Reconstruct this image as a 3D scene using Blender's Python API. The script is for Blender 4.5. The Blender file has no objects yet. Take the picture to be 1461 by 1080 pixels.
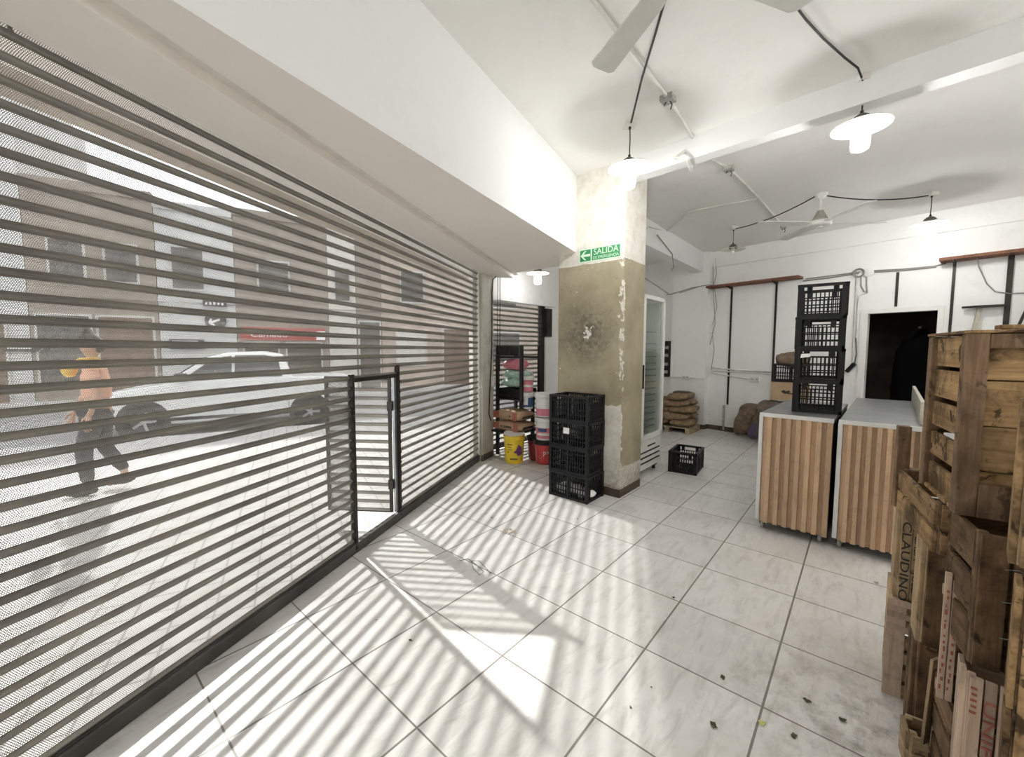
import bpy, bmesh, math, random
from mathutils import Vector, Matrix, noise
rad = math.radians
rnd = random.Random(11)
SC = bpy.context.scene
COL = SC.collection
H = 1.5                                   # eye height
CEIL = 3.31
SOF = 2.528
AU = 40.85                                # bearing of the tile grid (degrees from +y towards +x)
AS = 15.754                               # bearing of the big roller shutter
AB = 141.0                                # bearing of the back wall
def bear(a): return Vector((math.sin(rad(a)), math.cos(rad(a)), 0))
DU, DV = bear(AU), bear(AU + 90)
def W(u, v, z=0.0):
    p = DU * u + DV * v
    return Vector((p.x, p.y, z))

# ------------------------------------------------------------------ materials
MATS = {}
class NT:
    def __init__(s, name):
        s.m = bpy.data.materials.new(name); s.m.use_nodes = True
        s.t = s.m.node_tree; s.t.nodes.clear()
        s.out = s.n('ShaderNodeOutputMaterial')
        MATS[name] = s.m
    def n(s, typ, **kw):
        x = s.t.nodes.new(typ)
        for k, v in kw.items():
            if k.startswith('i_'):
                x.inputs[k[2:].replace('_', ' ')].default_value = v
            else: setattr(x, k, v)
        return x
    def l(s, a, b): s.t.links.new(a, b)
    def val(s, x, sock):
        if hasattr(x, 'links') or hasattr(x, 'is_linked'): s.l(x, sock)
        else: sock.default_value = x
    def math(s, op, a, b=0.0, c=None, clamp=False):
        x = s.n('ShaderNodeMath', operation=op, use_clamp=clamp)
        s.val(a, x.inputs[0]); s.val(b, x.inputs[1])
        if c is not None: s.val(c, x.inputs[2])
        return x.outputs[0]
    def vmath(s, op, a, b=None):
        x = s.n('ShaderNodeVectorMath', operation=op)
        s.val(a, x.inputs[0])
        if b is not None: s.val(b, x.inputs[1])
        return x.outputs['Value'] if op == 'LENGTH' else x.outputs[0]
    def coord(s, which='Object'): return s.n('ShaderNodeTexCoord').outputs[which]
    def noise(s, scale, detail=4, vec=None, rough=.55, dist=0):
        x = s.n('ShaderNodeTexNoise'); x.inputs['Scale'].default_value = scale
        x.inputs['Detail'].default_value = detail; x.inputs['Roughness'].default_value = rough
        x.inputs['Distortion'].default_value = dist
        if vec is not None: s.l(vec, x.inputs['Vector'])
        return x.outputs['Fac']
    def ramp(s, f, stops):
        x = s.n('ShaderNodeValToRGB'); e = x.color_ramp.elements
        while len(e) < len(stops): e.new(.5)
        for i, (p, c) in enumerate(stops):
            e[i].position = p
            e[i].color = (c, c, c, 1) if isinstance(c, (int, float)) else (*c, 1)
        s.l(f, x.inputs[0]); return x.outputs[0]
    def mix(s, f, a, b, mode='MIX'):
        x = s.n('ShaderNodeMix', data_type='RGBA', blend_type=mode)
        s.val(f, x.inputs[0])
        for v, i in ((a, 6), (b, 7)):
            if isinstance(v, tuple): x.inputs[i].default_value = (*v, 1)
            else: s.l(v, x.inputs[i])
        return x.outputs[2]
    def bsdf(s, col, rough=.6, metal=0., spec=.5, bump=None, bstr=.2, bdist=.01, **kw):
        b = s.n('ShaderNodeBsdfPrincipled')
        if isinstance(col, tuple): b.inputs['Base Color'].default_value = (*col, 1)
        else: s.l(col, b.inputs['Base Color'])
        s.val(rough, b.inputs['Roughness']); b.inputs['Metallic'].default_value = metal
        b.inputs['Specular IOR Level'].default_value = spec
        if bump is not None:
            bp = s.n('ShaderNodeBump'); bp.inputs['Strength'].default_value = bstr
            bp.inputs['Distance'].default_value = bdist
            s.l(bump, bp.inputs['Height']); s.l(bp.outputs[0], b.inputs['Normal'])
        return b.outputs[0]
    def fin(s, sh): s.l(sh, s.out.inputs[0]); return s.m

def plain(name, col, rough=.5, metal=0., var=.08, scale=9., spec=.5):
    """a colour with faint uneven wear"""
    t = NT(name); f = t.noise(scale, 3, t.coord())
    lo = tuple(c * (1 - var) for c in col); hi = tuple(min(1, c * (1 + var)) for c in col)
    return t.fin(t.bsdf(t.ramp(f, [(.3, lo), (.7, hi)]), rough, metal, spec))

def plaster(name, col, dirt=(.42, .40, .36), amount=.35, low=None, rough=.85, patches=None):
    """painted masonry with stains; low = (height, strength) grime band just above the floor"""
    t = NT(name); co = t.coord()
    n1 = t.noise(1.3, 6, co, .6, .4); n2 = t.noise(7, 5, co, .7); n3 = t.noise(40, 2, co)
    f = t.math('MULTIPLY', t.ramp(n1, [(.45, 0.), (.75, 1.)]), t.ramp(n2, [(.45, .0), (.7, 1.)]))
    f = t.math('MULTIPLY', f, amount)
    if low:
        sep = t.n('ShaderNodeSeparateXYZ'); t.l(co, sep.inputs[0])
        zz = t.math('ADD', sep.outputs[2], t.math('MULTIPLY', t.math('SUBTRACT', n1, .5), .9))
        g = t.ramp(t.math('DIVIDE', zz, low[0]), [(.0, low[1]), (1., 0.)])
        f = t.math('MAXIMUM', f, t.math('MULTIPLY', g, t.ramp(n2, [(.3, .35), (.65, 1.)])))
    spk = t.ramp(t.noise(17, 3, co, .8), [(.71, 0.), (.74, .55)])
    f = t.math('MAXIMUM', f, t.math('MULTIPLY', spk, amount))
    c = t.mix(f, col, dirt)
    if patches: c = t.mix(t.ramp(t.noise(2.1, 5, co, .65), [(.60, 0.), (.63, .8)]), c, patches)
    return t.fin(t.bsdf(c, rough, 0, .3, t.math('ADD', n2, t.math('MULTIPLY', n3, .4)), .25, .004))

def wood(name, light, dark, grime=.5, axis=2, rough=.75, grain=1.0):
    """sawn timber: grain along one axis, tone of its own on every board, old stains"""
    t = NT(name); co = t.coord(); geo = t.n('ShaderNodeNewGeometry')
    sc = [16., 16., 16.]; sc[axis] = 1.2
    mp = t.n('ShaderNodeMapping'); mp.inputs['Scale'].default_value = sc
    off = t.vmath('ADD', co, t.vmath('MULTIPLY', t.n('ShaderNodeCombineXYZ').outputs[0], (0, 0, 0)))
    rv = t.n('ShaderNodeCombineXYZ')
    for i in range(3): t.l(t.math('MULTIPLY', geo.outputs['Random Per Island'], 7. + 3 * i), rv.inputs[i])
    t.l(t.vmath('ADD', co, rv.outputs[0]), mp.inputs[0])
    g = t.noise(3.2 * grain, 6, mp.outputs[0], .65, .6)
    c = t.ramp(g, [(.3, dark), (.52, tuple(.6 * a + .4 * b for a, b in zip(light, dark))), (.72, light)])
    k = t.ramp(geo.outputs['Random Per Island'], [(0, .62), (1, 1.12)])
    c = t.mix(1., c, k, 'MULTIPLY')
    s1 = t.noise(5.5, 5, t.vmath('ADD', co, rv.outputs[0]), .65, .3)
    c = t.mix(t.ramp(s1, [(.47, 0.), (.64, grime)]), c, tuple(.22 * x for x in dark))
    s2 = t.noise(13, 4, t.vmath('ADD', co, rv.outputs[0]), .7, .6)
    c = t.mix(t.ramp(s2, [(.57, 0.), (.63, grime)]), c, tuple(.12 * x for x in dark))
    return t.fin(t.bsdf(c, rough, 0, .25, g, .35, .003))

def emis(name, col, s):
    t = NT(name); e = t.n('ShaderNodeEmission'); e.inputs[0].default_value = (*col, 1); e.inputs[1].default_value = s
    return t.fin(e.outputs[0])

def glass(name, tint, gloss=.12):
    t = NT(name); a = t.n('ShaderNodeBsdfTransparent'); a.inputs[0].default_value = (*tint, 1)
    b = t.n('ShaderNodeBsdfGlossy'); b.inputs['Roughness'].default_value = .04
    lw = t.n('ShaderNodeFresnel'); lw.inputs[0].default_value = 1.45
    m = t.n('ShaderNodeMixShader'); t.l(t.math('MINIMUM', lw.outputs[0], gloss), m.inputs[0]); t.l(a.outputs[0], m.inputs[1]); t.l(b.outputs[0], m.inputs[2])
    return t.fin(m.outputs[0])

def perforated(name, col, rough, pitch, hole):
    """sheet steel punched with staggered round holes, laid out in metres on the UV map"""
    t = NT(name); uv = t.coord('UV')
    px, py = pitch, pitch * 1.732
    q = t.vmath('DIVIDE', uv, (px, py, 1.))
    def cell(off):
        f = t.vmath('FRACTION', t.vmath('ADD', q, off))
        return t.vmath('LENGTH', t.vmath('MULTIPLY', t.vmath('SUBTRACT', f, (.5, .5, 0.)), (px, py, 0.)))
    d = t.math('MINIMUM', cell((0., 0., 0.)), cell((.5, .5, 0.)))
    op = t.math('LESS_THAN', d, hole)
    f = t.noise(2.3, 5, t.coord(), .6)
    b = t.bsdf(t.ramp(f, [(.35, tuple(c * .75 for c in col)), (.65, tuple(c * 1.2 for c in col))]), rough, .35, .5)
    tr = t.n('ShaderNodeBsdfTransparent'); m = t.n('ShaderNodeMixShader')
    t.l(op, m.inputs[0]); t.l(b, m.inputs[1]); t.l(tr.outputs[0], m.inputs[2])
    return t.fin(m.outputs[0])

def floor_tiles(name):
    t = NT(name); co = t.coord(); s = t.n('ShaderNodeSeparateXYZ'); t.l(co, s.inputs[0])
    v = t.math('DIVIDE', t.math('SUBTRACT', s.outputs[0], -2.298), .5102)
    u = t.math('DIVIDE', t.math('SUBTRACT', s.outputs[1], .397), .506)
    fu = t.math('ABSOLUTE', t.math('SUBTRACT', t.math('FRACT', u), .5)); fv = t.math('ABSOLUTE', t.math('SUBTRACT', t.math('FRACT', v), .5))
    wob = t.math('MULTIPLY', t.math('SUBTRACT', t.noise(9, 3, co), .5), .004)
    gu = t.math('GREATER_THAN', t.math('ADD', fu, wob), .4925); gv = t.math('GREATER_THAN', t.math('ADD', fv, wob), .4910)
    g = t.math('MAXIMUM', gu, gv)
    cell = t.n('ShaderNodeCombineXYZ'); t.l(t.math('FLOOR', u), cell.inputs[0]); t.l(t.math('FLOOR', v), cell.inputs[1])
    wn = t.n('ShaderNodeTexWhiteNoise'); wn.noise_dimensions = '3D'; t.l(cell.outputs[0], wn.inputs['Vector'])
    n1 = t.noise(2.2, 7, co, .62, .5)
    mp = t.n('ShaderNodeMapping'); mp.inputs['Scale'].default_value = (9, 2.2, 1); mp.inputs['Rotation'].default_value = (0, 0, .3); t.l(co, mp.inputs[0])
    n2 = t.noise(2.0, 6, mp.outputs[0], .7, .8)
    c = t.ramp(n1, [(.3, (.66, .65, .625)), (.55, (.76, .75, .73)), (.75, (.81, .805, .79))])
    c = t.mix(t.math('MULTIPLY', t.ramp(n2, [(.48, 0.), (.74, 1.)]), .5), c, (.36, .335, .295))
    c = t.mix(1., c, t.ramp(wn.outputs[0], [(0, .93), (1, 1.04)]), 'MULTIPLY')
    # trodden dirt near the wooden crates and the counters
    d = t.vmath('LENGTH', t.vmath('SUBTRACT', co, (.12, 2.05, 0)))
    dm = t.math('MULTIPLY', t.ramp(t.math('DIVIDE', d, .75), [(.1, 1.), (1., 0.)]), t.ramp(t.noise(8, 6, co, .75), [(.45, 0.), (.7, 1.)]))
    c = t.mix(t.math('MULTIPLY', dm, .8), c, (.17, .15, .12))
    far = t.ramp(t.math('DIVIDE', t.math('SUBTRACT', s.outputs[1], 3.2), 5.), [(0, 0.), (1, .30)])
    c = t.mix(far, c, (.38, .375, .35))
    spk = t.ramp(t.noise(75, 2, co), [(.73, 0.), (.76, .7)])
    c = t.mix(t.math('MULTIPLY', spk, .6), c, (.25, .22, .18))
    c = t.mix(t.math('MULTIPLY', g, .85), c, (.13, .115, .095))
    return t.fin(t.bsdf(c, t.ramp(n1, [(.3, .34), (.7, .5)]), 0, .4, t.math('MULTIPLY', g, -1.), .5, .002))

def pavement(name):
    t = NT(name); co = t.coord(); s = t.n('ShaderNodeSeparateXYZ'); t.l(co, s.inputs[0])
    def line(i):
        f = t.math('ABSOLUTE', t.math('SUBTRACT', t.math('FRACT', t.math('DIVIDE', s.outputs[i], .20)), .5))
        return t.math('GREATER_THAN', f, .47)
    g = t.math('MAXIMUM', line(0), line(1)); n = t.noise(3, 6, co, .6)
    c = t.mix(t.math('MULTIPLY', g, .7), t.ramp(n, [(.3, (.46, .45, .425)), (.7, (.60, .59, .565))]), (.2, .19, .17))
    return t.fin(t.bsdf(c, .8, 0, .2))

def pillar_paint(name, axis, x0, x1, zlo, zlo2, ztop, stain=None, edge=None):
    """olive-brown oil paint over white masonry, flaked along the arris; axis = the face's horizontal local axis"""
    t = NT(name); co = t.coord(); s = t.n('ShaderNodeSeparateXYZ'); t.l(co, s.inputs[0])
    x, z = s.outputs[axis], s.outputs[2]
    n1 = t.noise(9, 6, co, .7); n2 = t.noise(28, 4, co, .7); n3 = t.noise(2.5, 5, co, .6)
    wob = t.math('MULTIPLY', t.math('SUBTRACT', n1, .5), .10)
    zw = t.math('ADD', z, wob)
    xr = t.math('DIVIDE', t.math('SUBTRACT', x, x0), x1 - x0)
    lo = t.math('ADD', t.math('MULTIPLY', xr, zlo2 - zlo), zlo)
    m = t.math('MULTIPLY', t.math('GREATER_THAN', zw, lo), t.math('LESS_THAN', t.math('ADD', z, t.math('MULTIPLY', wob, .35)), ztop))
    chips = t.math('GREATER_THAN', t.noise(15, 4, co, .6), .715)
    if edge is not None:
        de = t.math('ABSOLUTE', t.math('SUBTRACT', x, edge))
        chips = t.math('MAXIMUM', chips, t.math('GREATER_THAN', t.math('SUBTRACT', t.noise(11, 5, co, .7), t.math('MULTIPLY', de, 3.2)), .50))
    br = t.ramp(n3, [(.3, (.29, .25, .165)), (.55, (.39, .34, .235)), (.75, (.47, .42, .305))])
    br = t.mix(t.math('MULTIPLY', t.math('GREATER_THAN', n2, .66), .5), br, (.11, .09, .06))
    if stain:
        cx, cz, r = stain
        p = t.n('ShaderNodeCombineXYZ'); t.l(t.math('SUBTRACT', x, cx), p.inputs[0]); t.l(t.math('SUBTRACT', z, cz), p.inputs[1])
        d = t.vmath('LENGTH', p.outputs[0])
        sm = t.math('MULTIPLY', t.ramp(t.math('DIVIDE', d, r), [(0., 1.), (1., 0.)]), t.ramp(n2, [(.35, .25), (.6, 1.)]))
        br = t.mix(t.math('MULTIPLY', sm, .9), br, (.045, .04, .032))
        core = t.math('GREATER_THAN', t.math('SUBTRACT', t.noise(22, 3, co, .6), t.math('MULTIPLY', d, 2.6)), .40)
        chips = t.math('MAXIMUM', chips, core)
    white = t.ramp(n1, [(.35, (.66, .63, .55)), (.6, (.80, .78, .72))])
    low = t.ramp(t.math('ADD', z, t.math('MULTIPLY', t.math('SUBTRACT', n3, .5), .5)), [(.05, .75), (.45, 0.)])
    white = t.mix(t.math('MULTIPLY', low, t.ramp(n2, [(.35, .3), (.6, 1.)])), white, (.19, .155, .11))
    white = t.mix(t.math('MULTIPLY', t.math('GREATER_THAN', t.noise(13, 5, co, .8), .68), .7), white, (.16, .13, .09))
    c = t.mix(t.math('MULTIPLY', m, t.math('SUBTRACT', 1., chips)), white, br)
    base = t.math('LESS_THAN', t.math('ADD', z, t.math('MULTIPLY', wob, .25)), .085)
    c = t.mix(base, c, (.075, .05, .035))
    return t.fin(t.bsdf(c, .55, 0, .4, t.math('ADD', t.math('MULTIPLY', m, .4), n1), .3, .004))

def facade(name, col, var=.2):
    t = NT(name); n = t.noise(1.1, 6, t.coord(), .6, .3)
    return t.fin(t.bsdf(t.ramp(n, [(.3, tuple(c * (1 - var) for c in col)), (.7, tuple(min(1, c * (1 + var * .5)) for c in col))]), .9, 0, .2))

def sackcloth(name, col, dark, band=None):
    t = NT(name); co = t.coord(); n = t.noise(14, 5, co, .65, .5); m = t.noise(3.3, 3, co)
    c = t.ramp(n, [(.3, dark), (.65, col)])
    if band: c = t.mix(t.ramp(m, [(.54, 0.), (.58, .85)]), c, band)
    return t.fin(t.bsdf(c, .8, 0, .25, n, .4, .01))

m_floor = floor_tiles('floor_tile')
m_wall = plaster('wall_paint', (.86, .862, .85), amount=.30)
m_wallback = plaster('wall_paint_back', (.90, .905, .89), (.45, .435, .38), .26, low=(.85, .5))
m_ceil = plaster('ceiling_paint', (.86, .85, .825), (.50, .45, .38), .22)
m_soffit = plaster('soffit_paint', (.93, .885, .835), (.55, .5, .42), .15)
m_beam = plaster('beam_paint', (.83, .84, .835), (.5, .48, .42), .2)
m_post = plaster('post_paint', (.58, .56, .50), (.20, .17, .13), .8, low=(.55, .8))
m_skirt = plain('skirting', (.085, .06, .045), .7, var=.4)
m_perf = perforated('perforated_steel', (.26, .25, .23), .42, .0060, .00200)
m_slat = plain('slat_joint_steel', (.21, .197, .172), .45, .25, .3, 2.5)
m_iron = plain('dark_iron', (.035, .030, .026), .45, .6, .35, 7)
m_rail = plain('bottom_rail_steel', (.085, .08, .075), .45, .6, .3, 4)
m_galv = plain('galvanised_steel', (.27, .28, .285), .36, .75, .14, 5)
m_alu = plain('aluminium_trim', (.66, .66, .65), .45, .3, .06)
m_flute = None
m_black = plain('black_plastic', (.010, .010, .011), .42, 0, .2, 12, .28)
m_black2 = plain('black_powder_coat', (.014, .014, .014), .5, 0, .2)
m_white = plain('white_enamel', (.80, .80, .77), .3, 0, .03)
m_fridge = plain('fridge_white', (.80, .80, .76), .35, 0, .05)
m_fridge_in = plain('fridge_liner', (.58, .63, .59), .5, 0, .06)
m_glass = glass('fridge_glass', (.962, .978, .968))
m_wire = plain('wire_grey', (.20, .22, .20), .4, .4, .1)
m_conduit = plain('conduit_white', (.70, .69, .65), .5, 0, .12)
m_boxgrey = plain('junction_grey', (.40, .39, .36), .6, 0, .3, 20)
m_cable = plain('cable_black', (.02, .018, .016), .6)
m_cableg = plain('cable_grey', (.30, .29, .27), .6)
m_cap = plain('lamp_cap', (.15, .14, .12), .45, .3, .2)
m_shade = plain('lamp_shade_enamel', (.82, .80, .74), .3, 0, .04)
m_socket = plain('lamp_socket', (.75, .75, .72), .4)
m_bulb = emis('bulb_light', (1., .99, .97), 62.)
m_bulbdim = emis('bulb_light_weak', (1., .99, .97), 22.)
m_bulboff = plain('bulb_off', (.85, .85, .82), .25)
m_fan = plain('fan_white', (.78, .775, .745), .35, 0, .05)
m_fangrey = plain('fan_taupe', (.36, .34, .30), .45, 0, .1)
m_crate = wood('crate_wood', (.53, .355, .18), (.23, .13, .055), .85, 2)
m_crate_d = wood('crate_wood_dark', (.25, .155, .085), (.10, .056, .028), .75, 2)
m_crate_l = wood('crate_wood_light', (.62, .47, .29), (.36, .25, .14), .45, 2)
m_crate_p = wood('crate_wood_pale', (.70, .55, .43), (.48, .35, .26), .2, 2)
WV = {}
for nm_, base_, cols_ in (('crate_wood', m_crate, ((.53, .355, .18), (.23, .13, .055), .85)), ('crate_wood_dark', m_crate_d, ((.25, .155, .085), (.10, .056, .028), .75)), ('crate_wood_light', m_crate_l, ((.62, .47, .29), (.36, .25, .14), .45)), ('crate_wood_pale', m_crate_p, ((.70, .55, .43), (.48, .35, .26), .2))):
    WV[base_.name] = (wood(nm_ + '_x', *cols_, 0), wood(nm_ + '_y', *cols_, 1), base_)
m_crate_post = wood('crate_post_wood', (.33, .22, .135), (.14, .085, .047), .6, 2)
m_flute = wood('fluted_wood', (.56, .395, .255), (.47, .325, .205), .12, 2, .6, 1.6)
m_shelfwood = wood('shelf_board_wood', (.27, .13, .08), (.15, .065, .04), .3, 0)
m_palletwood = wood('pallet_wood', (.60, .50, .34), (.38, .29, .18), .4, 1)
m_mdf = plain('pale_board', (.52, .49, .40), .6, 0, .08)
m_ink = plain('ink_black', (.03, .028, .025), .7)
m_inkred = plain('ink_red', (.36, .12, .08), .7, 0, .35, 60)
m_signgreen = plain('sign_green', (.03, .27, .09), .4)
m_signpale = plain('sign_pale', (.72, .92, .74), .4, 0, .02)
m_paper = plain('paper_white', (.80, .80, .78), .7)
m_yellow = plain('bucket_yellow', (.80, .56, .03), .35)
m_red = plain('bucket_red', (.55, .055, .055), .35, 0, .1)
m_dred = plain('bucket_dark_red', (.22, .02, .025), .35, 0, .1)
m_purple = plain('grape_purple', (.17, .06, .20), .5, 0, .35, 60)
m_pink = plain('pink_plastic', (.70, .23, .30), .45, 0, .15)
m_green = plain('pale_green_plastic', (.42, .60, .50), .35, 0, .2, 25)
m_leaf = plain('leaf_green', (.05, .13, .035), .6, 0, .4, 20)
m_blue = plain('print_blue', (.05, .10, .24), .5)
m_kraft = plain('kraft_paper', (.42, .28, .17), .8, 0, .12, 6)
m_krafta = sackcloth('kraft_sack', (.33, .235, .145), (.16, .105, .06))
m_sackp = sackcloth('potato_sack', (.23, .165, .115), (.10, .07, .05))
m_sackv = sackcloth('violet_sack', (.20, .15, .115), (.09, .065, .055), (.105, .085, .16))
m_carton = plain('carton', (.42, .30, .18), .8, 0, .1)
m_trash = plain('black_coat_cloth', (.003, .003, .0035), 1., spec=.05)
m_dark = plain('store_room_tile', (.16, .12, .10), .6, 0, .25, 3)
m_street = plain('asphalt', (.30, .295, .29), .9, 0, .15, 3)
m_pave = pavement('pavement_tile')
m_car = plain('car_white', (.78, .79, .78), .25, 0, .02)
m_carglass = plain('car_glass', (.03, .035, .04), .08, 0, .2)
m_tyre = plain('tyre', (.02, .02, .02), .8)
m_hub = plain('wheel_alloy', (.45, .45, .45), .35, .7)
m_trim = plain('car_black_trim', (.04, .04, .04), .6)
m_skin = plain('skin', (.48, .29, .20), .55, 0, .05)
m_hair = plain('hair_dark', (.03, .02, .015), .6)
m_top = plain('peach_top', (.72, .40, .28), .8)
m_trous = plain('dark_trousers', (.035, .035, .045), .8)
m_shoe = plain('shoe_dark', (.03, .03, .03), .6)
m_bag = plain('bag_yellow', (.75, .50, .08), .7)
m_cream = facade('facade_cream', (.62, .59, .53))
m_grey = facade('facade_grey', (.55, .55, .53))
m_brown = facade('facade_brown', (.30, .26, .22))
m_brick = facade('facade_brick', (.46, .38, .32))
m_shopred = plain('shop_red', (.36, .06, .05), .6)
m_win = plain('shop_window', (.07, .06, .055), .15, 0, .4, 2)
m_doorbrown = plain('door_brown', (.14, .09, .06), .6)
# ------------------------------------------------------------------ mesh helpers
class MB:
    """collects shapes and links them as ONE mesh object"""
    def __init__(s): s.b = bmesh.new(); s.M = Matrix.Identity(4)
    def v(s, p): return s.b.verts.new(s.M @ Vector(p))
    def f(s, vs, mi=0):
        try: fc = s.b.faces.new(vs); fc.material_index = mi; return fc
        except ValueError: return None
    def hexa(s, p, mi=0):
        v = [s.v(q) for q in p]
        for i in ((0, 3, 2, 1), (4, 5, 6, 7), (0, 1, 5, 4), (1, 2, 6, 5), (2, 3, 7, 6), (3, 0, 4, 7)): s.f([v[j] for j in i], mi)
        return s
    def box(s, x0, x1, y0, y1, z0, z1, mi=0):
        return s.hexa([(x0, y0, z0), (x1, y0, z0), (x1, y1, z0), (x0, y1, z0), (x0, y0, z1), (x1, y0, z1), (x1, y1, z1), (x0, y1, z1)], mi)
    def bar(s, p, q, w, h, up=(0, 0, 1), mi=0):
        p, q = Vector(p), Vector(q); d = (q - p).normalized(); u = Vector(up)
        r = d.cross(u)
        if r.length < 1e-5: r = d.cross(Vector((1, 0, 0)))
        r.normalize(); u = r.cross(d); r *= w / 2; u *= h / 2
        return s.hexa([p - r - u, p + r - u, p + r + u, p - r + u, q - r - u, q + r - u, q + r + u, q - r + u], mi)
    def prism(s, poly, z0, z1, mi=0):
        a = [s.v((p[0], p[1], z0)) for p in poly]; b = [s.v((p[0], p[1], z1)) for p in poly]
        n = len(poly); s.f(a[::-1], mi); s.f(b, mi)
        for i in range(n): s.f([a[i], a[(i + 1) % n], b[(i + 1) % n], b[i]], mi)
        return s
    def prism_y(s, poly, y0, y1, mi=0):
        """polygon in x,z swept along y"""
        a = [s.v((p[0], y0, p[1])) for p in poly]; b = [s.v((p[0], y1, p[1])) for p in poly]
        n = len(poly); s.f(a, mi); s.f(b[::-1], mi)
        for i in range(n): s.f([a[(i + 1) % n], a[i], b[i], b[(i + 1) % n]], mi)
        return s
    def tube(s, pts, r, n=8, mi=0, caps=True):
        pts = [Vector(p) for p in pts]; rs = r if isinstance(r, (list, tuple)) else [r] * len(pts)
        rings = []; last = None
        for i, p in enumerate(pts):
            d = (pts[min(i + 1, len(pts) - 1)] - pts[max(i - 1, 0)])
            d = d.normalized() if d.length > 1e-9 else Vector((0, 0, 1))
            if last is None:
                a = d.cross(Vector((0, 0, 1)))
                if a.length < .05: a = d.cross(Vector((1, 0, 0)))
            else:
                a = last - d * last.dot(d)
                if a.length < 1e-6: a = d.cross(Vector((1, .3, 0)))
            a.normalize(); last = a; c = d.cross(a)
            rings.append([s.v(p + a * (rs[i] * math.cos(2 * math.pi * k / n)) + c * (rs[i] * math.sin(2 * math.pi * k / n))) for k in range(n)])
        for A, B in zip(rings, rings[1:]):
            for k in range(n): s.f([A[k], A[(k + 1) % n], B[(k + 1) % n], B[k]], mi)
        if caps: s.f(rings[0][::-1], mi); s.f(rings[-1], mi)
        return s
    def lathe(s, prof, n=24, c=(0, 0, 0), mi=0):
        rings = []
        for r, z in prof:
            if r < 1e-6: rings.append([s.v((c[0], c[1], c[2] + z))])
            else: rings.append([s.v((c[0] + r * math.cos(2 * math.pi * k / n), c[1] + r * math.sin(2 * math.pi * k / n), c[2] + z)) for k in range(n)])
        for A, B in zip(rings, rings[1:]):
            for k in range(n):
                k2 = (k + 1) % n
                if len(A) == 1 and len(B) == 1: continue
                if len(A) == 1: s.f([A[0], B[k2], B[k]], mi)
                elif len(B) == 1: s.f([A[k], A[k2], B[0]], mi)
                else: s.f([A[k], A[k2], B[k2], B[k]], mi)
        return s
    def ball(s, c, rx, ry=None, rz=None, n=12, m=8, mi=0):
        ry = ry or rx; rz = rz or rx
        M0 = s.M; s.M = M0 @ Matrix.Translation(c) @ Matrix.Diagonal((rx, ry, rz, 1))
        s.lathe([(math.sin(math.pi * i / m), -math.cos(math.pi * i / m)) for i in range(m + 1)], n, mi=mi)
        s.M = M0; return s
    def sack(s, c, L, Wd, Hh, rz=0, seed=0, flat=.55, pinch=.75, lump=.03, n=18, m=16, tilt=None, mi=0):
        """a filled sack lying along its own x axis"""
        M0 = s.M; s.M = M0 @ Matrix.Translation(c) @ Matrix.Rotation(rz, 4, 'Z')
        if tilt: s.M = s.M @ tilt
        rings = []
        for i in range(n + 1):
            t = -1 + 2 * i / n; e = max(0., 1 - abs(t) ** 3.2)
            w = Wd / 2 * (pinch + (1 - pinch) * e ** .5); h = Hh / 2 * max(.10, e ** .42)
            ring = []
            for k in range(m):
                a = 2 * math.pi * k / m; ca, sa = math.cos(a), math.sin(a)
                y = w * math.copysign(abs(ca) ** .6, ca); z = h * math.copysign(abs(sa) ** .75, sa)
                if sa < 0: z *= flat + .45
                q = Vector((t * L / 2, y, z)); nz = noise.noise_vector(q * 9 + Vector((seed * 3.1, seed, 7))) * lump
                ring.append(s.v(q + nz))
            rings.append(ring)
        for A, B in zip(rings, rings[1:]):
            for k in range(m): s.f([A[k], A[(k + 1) % m], B[(k + 1) % m], B[k]], mi)
        s.f(rings[0][::-1], mi); s.f(rings[-1], mi)
        s.M = M0; return s
    def done(s, name, mats, parent=None, smooth=None, bevel=0, loc=None, rotz=0, recalc=True):
        if recalc: bmesh.ops.recalc_face_normals(s.b, faces=s.b.faces[:])
        me = bpy.data.meshes.new(name); s.b.to_mesh(me); s.b.free()
        for m in (mats if isinstance(mats, (list, tuple)) else [mats]): me.materials.append(m)
        if smooth is not None:
            for p in me.polygons: p.use_smooth = True
            me.set_sharp_from_angle(angle=rad(smooth))
        o = bpy.data.objects.new(name, me); COL.objects.link(o)
        if parent: o.parent = parent
        if loc is not None: o.location = loc
        o.rotation_euler.z = rotz
        if bevel:
            b = o.modifiers.new('edge', 'BEVEL'); b.width = bevel; b.segments = 2; b.limit_method = 'ANGLE'; b.angle_limit = rad(40)
        return o
def thing(name, label, cat, loc=(0, 0, 0), rotz=0, group=None):
    o = bpy.data.objects.new(name, None); COL.objects.link(o); o.empty_display_size = .1
    o.location = loc; o.rotation_euler.z = rotz
    return tag(o, label, cat, group)
def tag(o, label, cat, group=None, kind=None):
    o['label'] = label; o['category'] = cat
    if group: o['group'] = group
    if kind: o['kind'] = kind
    return o
def struct(o): o['kind'] = 'structure'; return o
def copy_tree(o, parent=None):
    c = o.copy(); COL.objects.link(c)
    if parent: c.parent = parent
    for ch in list(o.children): copy_tree(ch, c)
    return c
def text_mesh(txt, size, ext=.0006):
    cu = bpy.data.curves.new('lettering', 'FONT'); cu.body = txt; cu.size = size; cu.extrude = ext
    cu.align_x = 'CENTER'; cu.align_y = 'CENTER'; cu.resolution_u = 3
    o = bpy.data.objects.new('lettering', cu); COL.objects.link(o)
    bpy.context.view_layer.update()
    me = bpy.data.meshes.new_from_object(o.evaluated_get(bpy.context.evaluated_depsgraph_get()))
    bpy.data.objects.remove(o); bpy.data.curves.remove(cu)
    return me
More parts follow.
